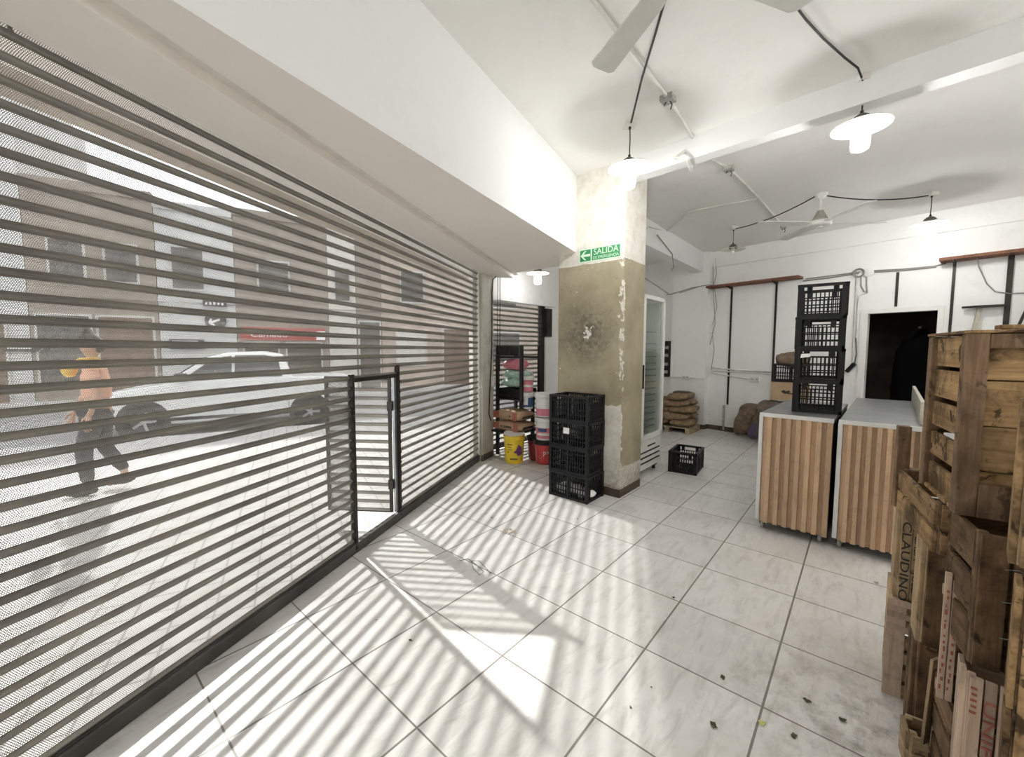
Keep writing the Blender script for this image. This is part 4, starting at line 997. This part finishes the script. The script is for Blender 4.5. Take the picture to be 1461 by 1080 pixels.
# ------------------------------------------------------------------ wooden crates at the right
def wooden_crate(lab, p, yaw, dx, dy, dz, front=('h', 4, .06), side=('h', 4, .10), mat=None, post=None, ps=.045, back_open=True, panel_in=.0, side_in=.0, group='wooden crates at the right', diag=False, nails=True):
    """p = near left bottom corner; x runs right, y runs away; every plank is a board of its own"""
    mat = mat or m_crate; post = post or m_crate_post
    t = thing('wooden_crate', lab, 'wooden crate', p, -rad(yaw), group); th = .012
    for x in (0, dx - ps):
        for y in (0, dy - ps):
            m = MB(); m.box(x, x + ps, y, y + ps, 0, dz + .004 * rnd.random()); m.done('corner_post', post, t, bevel=.003)
    def boards(a0, a1, z0, z1, spec):
        """spec: direction, count, gap share -> list of (a0,a1,z0,z1)"""
        d, n, g = spec; out = []
        L_ = (z1 - z0) if d == 'h' else (a1 - a0); w_ = L_ / n
        for i in range(n):
            s0 = i * w_ + w_ * g * (.3 + .4 * rnd.random()) * (1 if i else .2); s1 = (i + 1) * w_ - w_ * g * (.3 + .4 * rnd.random()) * (1 if i < n - 1 else .2)
            out.append((a0, a1, z0 + s0, z0 + s1) if d == 'h' else (a0 + s0, a0 + s1, z0, z1))
        return out
    def panel(name, fn, L_, spec, mt):
        if not spec: return
        m = MB()
        for b in boards(.004, L_ - .004, .0, dz, spec): fn(m, b)
        if diag: pass
        return m.done(name, mt, t, bevel=.0015)
    i0 = panel_in
    panel('front_boards', lambda m, b: m.box(b[0], b[1], -th + i0, i0, b[2], b[3]), dx, front, WV[mat.name][0 if front[0] == 'h' else 2])
    panel('left_boards', lambda m, b: m.box(-th + side_in, side_in, b[0], b[1], b[2], b[3]), dy, side, WV[mat.name][1 if side[0] == 'h' else 2])
    panel('right_boards', lambda m, b: m.box(dx, dx + th, b[0], b[1], b[2], b[3]), dy, side, WV[mat.name][1 if side[0] == 'h' else 2])
    panel('back_boards', lambda m, b: m.box(b[0], b[1], dy, dy + th, b[2], b[3]), dx, ('h', 3, .12), WV[mat.name][0])
    m = MB()
    for b in boards(0.005, dx - .005, 0, dy, ('h', 4, .1)): m.box(b[0], b[1], b[2], b[3], 0, .012)
    m.done('bottom_boards', mat, t)
    return t
RA, RB = bear(33), bear(123)              # along / across the pile
def Q(a, b, z): p = RA * a + RB * b; return Vector((p.x, p.y, z))
def stencil(txt, size, x, z, mat, par, sx=1.): lettering('lettering', txt, size, Matrix.Translation((x, -.0137, z)) @ UPRIGHT @ Matrix.Rotation(rad(-90), 4, 'Z'), mat, par, sx=sx)
A_ = wooden_crate('low pale crate with interlocked corner fingers, on the floor at the pile\'s far foot', Q(2.325, .462, 0), 42, .36, .28, .43, ('h', 6, .25), ('h', 5, .2), m_crate_l, m_crate_l)
m = MB()
for k_ in range(3): m.box(-.016, .070, -.020, -.010, .30 + k_ * .055, .325 + k_ * .055)
m.box(-.016, .045, -.018, -.008, .0, .43); m.done('finger_joint', m_crate_p, A_)
C_ = wooden_crate('crate stencilled CLAUDINO in black, standing on the low pale crate', Q(2.336, .474, .437), 42, .36, .28, .385, ('v', 10, .08), ('v', 4, .06), m_crate_l, m_crate_l, ps=.03)
stencil('CLAUDINO', .040, .018, .165, m_ink, C_, 1.7); stencil('CABA', .034, .0545, .235, m_ink, C_, 1.25); stencil('JOSE', .034, .0545, .085, m_ink, C_, 1.25)
D_ = wooden_crate('slatted crate between the stencilled crate and the big stained crate', Q(1.835, .462, .838), 33, .44, .50, .165, ('h', 2, .1), ('h', 2, .14), m_crate, m_crate_post)
m = MB(); m.box(-.022, .02, .47, .51, -.0, .345); m.done('tall_post', m_crate_post, D_, bevel=.003)
TOP = wooden_crate('big stained crate on top of the pile with a wide boarded front', Q(1.718, .462, 1.012), 33, .55, .365, .535, ('h', 4, .03), ('h', 5, .20), m_crate, m_crate_post, ps=.046, panel_in=.03, side_in=.026)
m = MB(); m.box(-.003, .552, -.003, .368, .538, .547); m.done('top_boards', m_crate, TOP, bevel=.002)
m = MB(); m.box(.08, .50, .06, .10, .551, .563); m.done('top_batten', m_crate, TOP, bevel=.002)
m = MB(); m.box(.046, .504, -.004, .03, .495, .535); m.done('front_rail', m_crate_post, TOP, bevel=.002)
m = MB(); m.box(.046, .504, -.004, .03, .0, .10); m.done('front_rail', m_crate_post, TOP, bevel=.002)
E_ = wooden_crate('dark narrow crate on the floor at the near foot of the pile', Q(2.060, .487, 0), 38, .40, .11, .42, ('v', 7, .14), ('v', 2, .1), m_crate_d, m_crate_post, ps=.03)
F_ = wooden_crate('dark solid-sided crate with a light left edge, on the dark floor crate', Q(2.010, .480, .432), 38, .40, .12, .385, ('v', 3, .02), ('h', 1, .0), m_crate_d, m_crate_l, ps=.03)
for p_ in F_.children:
    if p_.name.startswith('left_boards'): p_.data.materials[0] = m_crate_l
G_ = wooden_crate('small pale crate on the floor cut by the bottom edge of the photo', Q(1.93, .455, 0), 34, .12, .09, .13, ('h', 2, .2), ('h', 2, .15), m_crate_l, m_crate_l, ps=.02)
for i, lab in enumerate(('thin light board standing upright before the dark floor crate, left one', 'thin light board standing upright before the dark floor crate, right one')):
    m = MB(); m.bar((0, 0, 0), (.012, .02, .30 - .05 * i), .008, .045)
    o = m.done('loose_board', m_crate_l, loc=Q(1.905, .488 + .022 * i, .135), rotz=rad(-38)); tag(o, lab, 'board', 'loose boards by the crates')
M_ = wooden_crate('dark crate low in the pile below the pink printed slats', Q(1.70, .500, 0), 36, .38, .22, .405, ('v', 5, .15), ('h', 4, .15), m_crate_d, m_crate_d, ps=.03)
H_ = thing('printed_slats', 'pair of pinkish slats with red print wedged upright beside the dark slatted crate', 'slats', Q(1.745, .462, .415), -rad(40), 'wooden crates at the right')
for i in range(2):
    m = MB(); m.box(.018 * i, .018 * i + .015, -.006, .006, .0, .405 - .02 * i); sl = m.done('slat', m_crate_p, H_, bevel=.001)
    m = MB()
    for k_ in range(14): z_ = .03 + k_ * .024 + .006 * rnd.random(); x_ = .018 * i + .002 + .005 * rnd.random(); m.box(x_, x_ + .003 + .003 * rnd.random(), -.0072, -.006, z_, z_ + .006 + .012 * rnd.random())
    m.done('red_print', m_inkred, sl)
m = MB(); m.box(-.002, .036, .006, .018, .02, .05); m.done('crossbar', m_crate_p, H_)
m = MB(); m.box(-.002, .036, .006, .018, .33, .36); m.done('crossbar', m_crate_p, H_)
I_ = wooden_crate('pale crate printed UNIFAN in red, low in the pile at the bottom right', Q(1.565, .472, .02), 44, .34, .10, .60, ('v', 13, .16), ('v', 2, .15), m_crate_p, m_crate_p, ps=.016)
stencil('UNIFAN', .030, .040, .42, m_inkred, I_, 2.4)
m = MB()
for k_ in range(5): m.box(.006 + .002 * (k_ % 2), .018, -.0145, -.012, .50 + k_ * .017, .506 + k_ * .017)
m.done('red_print', m_inkred, I_)
J_ = wooden_crate('dark slatted crate under the big stained crate, wire ends sticking out', Q(1.603, .480, .630), 33, .42, .215, .375, ('v', 7, .16), ('h', 3, .14), m_crate_d, m_crate_post, ps=.022, side_in=.012)
for z_ in (.10, .20, .29):
    m = MB(); m.tube([(.05, -.015, z_), (.07, -.03, z_ + .01), (.09, -.02, z_ - .01)], .0013, 6); m.done('bent_wire', m_wire, J_)
K_ = wooden_crate('crate nearest the camera, smooth light board cut by the right edge', Q(1.412, .487, 1.0), 49, .34, .10, .385, ('v', 2, .01), ('h', 1, .0), m_crate, m_crate_l, ps=.012)
N_ = wooden_crate('worn crate in the bottom right corner, under the smooth light board', Q(1.424, .508, .0), 49, .34, .10, .945, ('v', 4, .04), ('h', 3, .05), m_crate, m_crate_d, ps=.02)
O_ = wooden_crate('crate behind the dark narrow floor crate, carrying the slatted one', Q(2.0, .64, 0), 33, .36, .30, .835, ('h', 5, .1), ('h', 5, .1), m_crate)
# ------------------------------------------------------------------ litter on the floor
def leafy(lab, px, py, s, mat, seed, cat='leaf'):
    p = lvl(px, py); m = MB(); r = random.Random(seed); n = 9
    top = m.v((0, 0, s * .35)); ring = []
    for k_ in range(n):
        a = 2 * math.pi * k_ / n; q = s * (.55 + .5 * r.random()) * (1. if k_ % 2 else .75)
        ring.append(m.v((q * math.cos(a), q * math.sin(a) * .7, .002 + s * .3 * r.random())))
    for k_ in range(n): m.f([top, ring[k_], ring[(k_ + 1) % n]])
    low = m.v((0, 0, .001))
    for k_ in range(n): m.f([low, ring[(k_ + 1) % n], ring[k_]])
    o = m.done('leaf_scrap' if cat == 'leaf' else 'floor_scrap', mat, loc=Vector((p.x, p.y, 0)), rotz=seed); return tag(o, lab, cat, 'scraps on the floor')
m_leafd = plain('dry_leaf', (.075, .085, .035), .8, 0, .4, 40); m_leafy = plain('yellow_leaf', (.62, .60, .22), .7); m_scrap = plain('plaster_crumb', (.62, .55, .50), .9, 0, .15, 60)
leafy('dark green leaf scrap in the middle of the floor, upper of the group', 1031, 967, .020, m_leafd, 1)
leafy('dark green leaf scrap on the tile left of the yellow petal', 1018, 1036, .022, m_leafd, 2)
leafy('curled pale yellow leaf on the joint near the bottom edge', 1087, 1033, .024, m_leafy, 3)
leafy('dark leaf scrap on the tile right of the yellow leaf', 1132, 1051, .022, m_leafd, 4)
leafy('ragged green leaf scrap nearest the wooden crates', 1152, 1001, .020, m_leafd, 5)
leafy('dark twig-like scrap on the stained tile by the crates', 1202, 1028, .022, m_leafd, 6)
leafy('round brown stone lying on the joint before the right counter', 1250, 832, .028, m_boxgrey, 7, 'stone')
leafy('small brown seed on the large tile at the bottom centre', 900, 1010, .012, m_leafd, 8)
leafy('tiny brown crumb just above the seed on the large tile', 929, 981, .009, m_leafd, 9)
leafy('dark crumb on the tile joint in the sunlit stripes', 961, 853, .014, m_leafd, 10)
leafy('small dark crumb in the stripes before the crate stack', 824, 741, .013, m_leafd, 11)
leafy('dark twig on the striped floor at the lower left', 586, 915, .018, m_leafd, 12)
leafy('dark crumb in the striped floor left of the twig', 537, 885, .010, m_leafd, 13)
leafy('reddish sliver on the floor past the plaster flakes', 702, 739, .018, m_inkred, 15, 'scrap')
m = MB(); r = random.Random(5)
for k_ in range(26):
    a, d_ = r.random() * 6.28, .05 * r.random() ** .5; s_ = .006 + .009 * r.random()
    m.ball((d_ * math.cos(a) * 1.2, d_ * math.sin(a), s_ * .5), s_, s_ * .8, s_ * .5, 6, 4)
p = lvl(725, 759); o = m.done('plaster_flakes', m_scrap, loc=Vector((p.x, p.y, 0))); tag(o, 'small heap of pinkish plaster flakes on the sunlit stripes', 'flakes', kind='stuff')
m = MB(); q = lambda x, y: lvl(x, y, .004)
m.tube([q(655, 800), q(668, 797), q(680, 806), q(690, 815), q(684, 820), q(676, 812), q(672, 800), q(684, 800), q(700, 818)], .0022, 6)
tag(m.done('wire_tangle', m_wire, smooth=50), 'thin tangled wire lying on the floor across the sunlit wicket shadow', 'wire')
# ------------------------------------------------------------------ the street
ZS = -.16
carp = Vector((-6.81, 7.46, ZS)); car = thing('car', 'white pickup parked across the pavement, seen through the shutter', 'car', carp, rad(90 - SA))
prof = [(-.80, .24), (-.88, .40), (-.86, .60), (-.74, .80), (-.30, .90), (.30, .99), (.98, 1.50), (1.35, 1.60), (1.95, 1.61), (2.28, 1.55), (2.46, 1.08), (3.62, 1.05), (3.68, .95), (3.70, .48), (3.60, .32), (3.2, .30), (-.5, .22)]
m = MB(); m.prism_y(prof, 0, 1.68)
for v_ in m.b.verts:
    if v_.co.z > 1.1: v_.co.y = .84 + (v_.co.y - .84) * (1 - .24 * (v_.co.z - 1.1) / .5)
m.done('body', m_car, car, bevel=.03)
m = MB()
def yside(z): return .84 - .84 * (1 - .24 * max(0, z - 1.1) / .5) - .006
def gl(poly, off=0):
    a = [m.v((x, yside(z) - off, z)) for x, z in poly]; b = [m.v((x, yside(z) + .02, z)) for x, z in poly]
    m.f(a); m.f(b[::-1])
    for i in range(len(a)): m.f([a[i], b[i], b[(i + 1) % len(a)], a[(i + 1) % len(a)]])
gl([(.62, 1.10), (1.08, 1.47), (1.38, 1.53), (1.38, 1.10)]); gl([(1.43, 1.10), (1.43, 1.53), (1.95, 1.54), (2.18, 1.49), (2.26, 1.10)])
m.done('side_window', m_carglass, car)
m = MB(); m.hexa([(.36, .12, 1.03), (.36, 1.56, 1.03), (.96, 1.44, 1.485), (.96, .24, 1.485), (.34, .12, 1.05), (.34, 1.56, 1.05), (.94, 1.44, 1.505), (.94, .24, 1.505)]); m.done('windscreen', m_carglass, car)
m = MB(); m.box(.40, 3.0, -.008, .01, .30, .36); m.box(-.86, -.5, -.01, .01, .36, .50); m.box(2.36, 2.37, -.004, .01, .4, 1.04); m.box(1.40, 1.41, -.004, .01, .4, 1.04); m.done('side_trim', m_trim, car)
m = MB(); m.box(.50, .68, -.16, 0, 1.08, 1.20); m.done('wing_mirror', m_trim, car, bevel=.02)
m = MB(); m.box(-.87, -.66, .02, .30, .66, .80); m.done('headlamp', m_glass, car, bevel=.02)
for x in (0, 2.77):
    m = MB(); m.M = Matrix.Translation((x, .0, .31)) @ Matrix.Rotation(rad(90), 4, 'X'); m.lathe([(.0, -.01), (.40, -.01), (.40, .006), (0, .006)], 32); m.done('wheel_arch', m_trim, car)
    for yy in (.10, 1.58):
        w_ = bpy.data.objects.new('wheel', None); COL.objects.link(w_); w_.parent = car
        m = MB(); m.M = Matrix.Translation((x, yy, .31)) @ Matrix.Rotation(rad(90), 4, 'X'); m.lathe([(0, -.10), (.20, -.10), (.29, -.10), (.31, -.06), (.31, .10), (.29, .125), (.20, .125), (.19, .09), (0, .09)], 32); m.done('tyre', m_tyre, w_, smooth=40)
        m = MB(); m.M = Matrix.Translation((x, yy, .31)) @ Matrix.Rotation(rad(90), 4, 'X'); m.lathe([(0, .12), (.05, .12), (.05, .095), (0, .095)], 16)
        for k_ in range(5): a = k_ * 1.2566; m.bar((.03 * math.cos(a), .03 * math.sin(a), .11), (.185 * math.cos(a), .185 * math.sin(a), .118), .045, .02)
        m.done('alloy_hub', m_hub, w_)
# houses across the road (local x along the street, y away from it)
def house(lab, a0, a1, hgt, mat, wins=(), extra=None, n0=17.):
    t = thing('building', lab, 'building', X(a0, n0, -.03), rad(90 - SA), 'buildings across the street'); L_ = a1 - a0
    m = MB(); m.box(0, L_ - .02, 0, 5, 0, hgt); m.box(0, L_ - .02, -.10, 0, hgt - .25, hgt); m.box(0, L_ - .02, -.06, 0, 3.05, 3.2); m.done('facade', mat, t)
    for x0, x1, z0, z1, mt, nm in wins:
        m = MB(); m.box(x0 - .06, x1 + .06, -.05, 0, z0 - .06, z1 + .06); f_ = m.done(nm + '_frame', m_grey if mt is not m_grey else m_brown, t)
        m = MB(); m.box(x0, x1, -.06, -.045, z0, z1); m.box(.5 * (x0 + x1) - .02, .5 * (x0 + x1) + .02, -.075, -.05, z0, z1); m.done(nm, mt, f_)
    return t
house('pale grey house front at the far left beyond the shutter', -16, -6.3, 9.5, m_grey, [(1, 2.2, 0, 2.3, m_doorbrown, 'door'), (3, 4.6, .9, 2.3, m_win, 'window'), (6.2, 7.4, .9, 2.4, m_win, 'window'), (8, 9.2, 0, 2.4, m_doorbrown, 'door'), (3, 4.6, 3.7, 5, m_win, 'window'), (7, 8.6, 3.7, 5, m_win, 'window')])
house('brown shop front with dark windows behind the bonnet of the pickup', -6.3, -3.43, 6.4, m_brown, [(.15, 1.25, .5, 2.5, m_win, 'window'), (1.45, 2.7, .1, 2.5, m_doorbrown, 'door'), (.5, 1.2, 3.6, 4.7, m_win, 'window'), (1.7, 2.4, 3.6, 4.7, m_win, 'window')])
B3 = house('pale house front with small dark signs above the cab of the pickup', -3.43, -1.36, 6.2, m_grey, [(.4, 1.2, 3.5, 4.8, m_win, 'window')])
B4 = house('brown shop with a red fascia board behind the pickup bed', -1.36, 1.55, 6.3, m_brown, [(.2, 1.2, .3, 1.75, m_win, 'window'), (1.5, 2.6, .0, 1.75, m_win, 'window'), (.7, 1.6, 3.6, 4.6, m_win, 'window')])
m = MB(); m.box(.1, 2.75, -.16, -.0, 1.85, 2.30); m.done('fascia_board', m_shopred, B4)
lettering('lettering', 'Camado', .34, Matrix.Translation((.95, -.165, 2.06)) @ UPRIGHT, m_paper, B4)
m = MB(); m.box(2.45, 2.75, -.18, -.16, 1.88, 2.2); m.done('price_card', m_paper, B4)
house('narrow pale house front right of the red shop', 1.55, 2.55, 8.5, m_cream, [(.25, .75, 3.4, 4.6, m_win, 'window')])
house('dark recessed entrance strip right of the narrow pale house', 2.55, 3.5, 9.2, m_brown, [(.1, .85, 0, 2.6, m_win, 'door')])
house('long brick and cream house front behind the wicket door', 3.5, 20, 11.5, m_brick, [(.6, 1.8, .9, 2.3, m_cream, 'window'), (2.6, 3.8, 0, 2.4, m_doorbrown, 'door'), (5, 6.4, .9, 2.3, m_win, 'window'), (.8, 1.7, 3.5, 4.7, m_win, 'window'), (5, 6.2, 3.5, 4.7, m_win, 'window')])
st = thing('street_sign', 'dark round traffic sign with a white arrow below a street plate', 'sign', X(-1.95, 16.93, 0), rad(90 - SA))
m = MB(); m.M = Matrix.Translation((0, 0, 2.45)) @ Matrix.Rotation(rad(90), 4, 'X'); m.lathe([(0, 0), (.30, 0), (.30, .02), (0, .02)], 28); m.done('plate', m_trim, st)
m = MB(); m.bar((-.16, -.03, 2.37), (.12, -.03, 2.50), .012, .07); m.bar((-.17, -.03, 2.36), (-.02, -.03, 2.30), .012, .06); m.bar((-.17, -.03, 2.36), (-.12, -.03, 2.52), .012, .06); m.done('arrow', m_paper, st)
m = MB(); m.box(-.32, .32, -.02, 0, 2.92, 3.12); m.done('name_plate', m_trim, st)
m = MB()
for k_ in range(5): m.box(-.26 + k_ * .11, -.20 + k_ * .11, -.025, -.02, 2.98, 3.06)
m.done('name_print', m_paper, st)
for px, py, lab in ((267, 491, 'small dark notice board on the pale house front, right of the brown shop'), (38, 493, 'small dark notice board on the far left house front')):
    d = ray(px, py); s_ = (X(0, 16.93) - EYE).dot(NA) / d.dot(NA); p = EYE + d * s_
    t = thing('notice_board', lab, 'notice board', p, rad(90 - SA)); m = MB(); m.box(-.45, .45, -.02, .04, -.16, .16); m.done('board', m_trim, t)
    m = MB()
    for k_ in range(3): m.box(-.38, .1 + .1 * k_, -.025, -.02, -.10 + k_ * .085, -.06 + k_ * .085)
    m.done('print', m_paper, t)

# ------------------------------------------------------------------ passer-by on the pavement
def skinned(name, mat, verts, edges, parent=None, root=0, lev=2):
    me = bpy.data.meshes.new(name); me.from_pydata([v[:3] for v in verts], edges, []); me.materials.append(mat)
    o = bpy.data.objects.new(name, me); COL.objects.link(o)
    if parent: o.parent = parent
    a = o.modifiers.new('skin', 'SKIN'); sk = me.skin_vertices[0].data
    for i, v in enumerate(verts):
        r_ = v[3]; sk[i].radius = r_ if isinstance(r_, tuple) else (r_, r_); sk[i].use_root = (i == root)
    a.use_smooth_shade = True; a.branch_smoothing = .4
    b_ = o.modifiers.new('subdivision', 'SUBSURF'); b_.levels = lev; b_.render_levels = lev
    return o
pe = thing('person', 'person in a peach top and dark trousers walking past on the pavement', 'person', Vector((-4.40, 4.30, -.035)), rad(90 - SA) + rad(180))
# local x = the way the person walks; y = their left
V = []; Ed = []
def nd(x, y, z, r_, par=None):
    V.append((x, y, z, r_)); i = len(V) - 1
    if par is not None: Ed.append((par, i))
    return i
pel = nd(0, 0, .90, (.125, .105)); bel = nd(.0, 0, 1.04, (.118, .09), pel); che = nd(.01, 0, 1.22, (.135, .095), bel); cla = nd(.0, 0, 1.36, (.075, .07), che)
nek = nd(.01, 0, 1.425, .045, cla); ch_ = nd(.025, 0, 1.50, (.068, .072), nek); hd = nd(.018, 0, 1.575, (.078, .088), ch_); tp = nd(.0, 0, 1.645, (.062, .068), hd)
nos = nd(.105, 0, 1.545, .012, hd)
for s_ in (1, -1):
    e_ = nd(.0, s_ * .086, 1.55, .014, hd)
    sh_ = nd(.0, s_ * .155, 1.335, .055, cla)
    el = nd(.03 - .10 * s_, s_ * .205, 1.09, .040, sh_); wr = nd(.12 - .12 * s_, s_ * .20, .87, .026, el)
    pm = nd(.145 - .12 * s_, s_ * .195, .80, (.036, .022), wr)
    for k_, (dx, ln) in enumerate(((-.027, .066), (-.009, .078), (.009, .074), (.026, .060))):
        f1 = nd(.155 - .12 * s_ + dx, s_ * .192, .755, .0095, pm); f2_ = nd(.165 - .12 * s_ + dx, s_ * .184, .755 - ln * .55, .0085, f1); nd(.158 - .12 * s_ + dx, s_ * .172, .755 - ln, .007, f2_)
    th_ = nd(.185 - .12 * s_, s_ * .185, .815, .010, wr); nd(.20 - .12 * s_, s_ * .178, .775, .008, th_)
    hp = nd(.0, s_ * .085, .84, .092, pel); kx = .11 if s_ > 0 else .0; kn = nd(kx, s_ * .085, .485, .060, hp)
    ax = .09 if s_ > 0 else -.17; az = .085 if s_ > 0 else .16; an = nd(ax, s_ * .08, az, .038, kn); nd(ax + .17, s_ * .085, .035 if s_ > 0 else .045, (.038, .03), an)
    if s_ > 0: LEG = (hp, kn, an)
skinned('body', m_skin, V, Ed, pe, pel)
Bp = lambda i, k_=1., dz=0: (V[i][0], V[i][1], V[i][2] + dz, tuple(q_ * k_ for q_ in V[i][3]) if isinstance(V[i][3], tuple) else V[i][3] * k_)
ids = {tuple(v[:3]): i for i, v in enumerate(V)}
hips = [i for i, v in enumerate(V) if v[2] == .84]; kns = [i for i, v in enumerate(V) if v[2] == .485]; ans = [i for i, v in enumerate(V) if v[3] == .038]
tv = [Bp(pel, 1.06, .03)] + [Bp(hips[0], 1.10), Bp(kns[0], 1.25), Bp(ans[0], 1.5, .03), Bp(hips[1], 1.10), Bp(kns[1], 1.25), Bp(ans[1], 1.5, .03)]
skinned('trousers', m_trous, tv, [(0, 1), (1, 2), (2, 3), (0, 4), (4, 5), (5, 6)], pe)
shl = [i for i, v in enumerate(V) if v[2] == 1.335]; els = [i for i, v in enumerate(V) if v[2] == 1.09]
def half(a, b_): return tuple((V[a][k_] + V[b_][k_]) / 2 for k_ in range(3)) + (.058,)
sv_ = [Bp(bel, 1.14, -.06), Bp(bel, 1.12, .05), Bp(che, 1.10), Bp(cla, 1.12, -.015), Bp(shl[0], 1.18), half(shl[0], els[0]), Bp(shl[1], 1.18), half(shl[1], els[1])]
skinned('shirt', m_top, sv_, [(0, 1), (1, 2), (2, 3), (3, 4), (4, 5), (3, 6), (6, 7)], pe)
hv = [(.0, 0, 1.635, (.078, .082)), (-.035, 0, 1.57, (.078, .075)), (-.055, 0, 1.49, (.05, .04)), (.04, 0, 1.655, (.055, .05))]
skinned('hair', m_hair, hv, [(0, 1), (1, 2), (0, 3)], pe)
m = MB()
for s_ in (1, -1): m.ball((.094, s_ * .032, 1.578), .011, .013, .009, 8, 6)
m.ball((.098, 0, 1.508), .008, .024, .007, 8, 6); m.done('face_features', m_hair, pe, smooth=60)
for i in ans:
    m = MB(); m.ball((V[i][0] + .06, V[i][1], V[i][2] - .035 if V[i][2] < .1 else V[i][2] - .07), .135, .05, .05, 14, 8); m.done('shoe', m_shoe, pe, smooth=60)
m = MB(); m.ball((.185, .03, 1.33), .06, .09, .09, 14, 10); m.tube([(.17, .08, 1.36), (.08, .13, 1.43), (-.04, .06, 1.44), (-.10, -.04, 1.36)], .012, 8)
o = m.done('shoulder_bag', m_bag, None, smooth=60); o.matrix_world = Matrix.Translation(pe.location) @ Matrix.Rotation(pe.rotation_euler.z, 4, 'Z'); tag(o, 'small yellow bag strapped across the chest of the passer-by', 'bag')

# ------------------------------------------------------------------ picture settings
SC.view_settings.view_transform = 'Standard'; SC.view_settings.look = 'None'; SC.view_settings.gamma = 1.; SC.view_settings.exposure = 1.3; SC.view_settings.use_curve_mapping = False
cy = SC.cycles
cy.use_denoising = True; cy.max_bounces = 12; cy.diffuse_bounces = 9; cy.glossy_bounces = 3; cy.transparent_max_bounces = 16; cy.transmission_bounces = 4
cy.sample_clamp_indirect = 10.; cy.caustics_reflective = False; cy.caustics_refractive = False; cy.use_light_tree = True
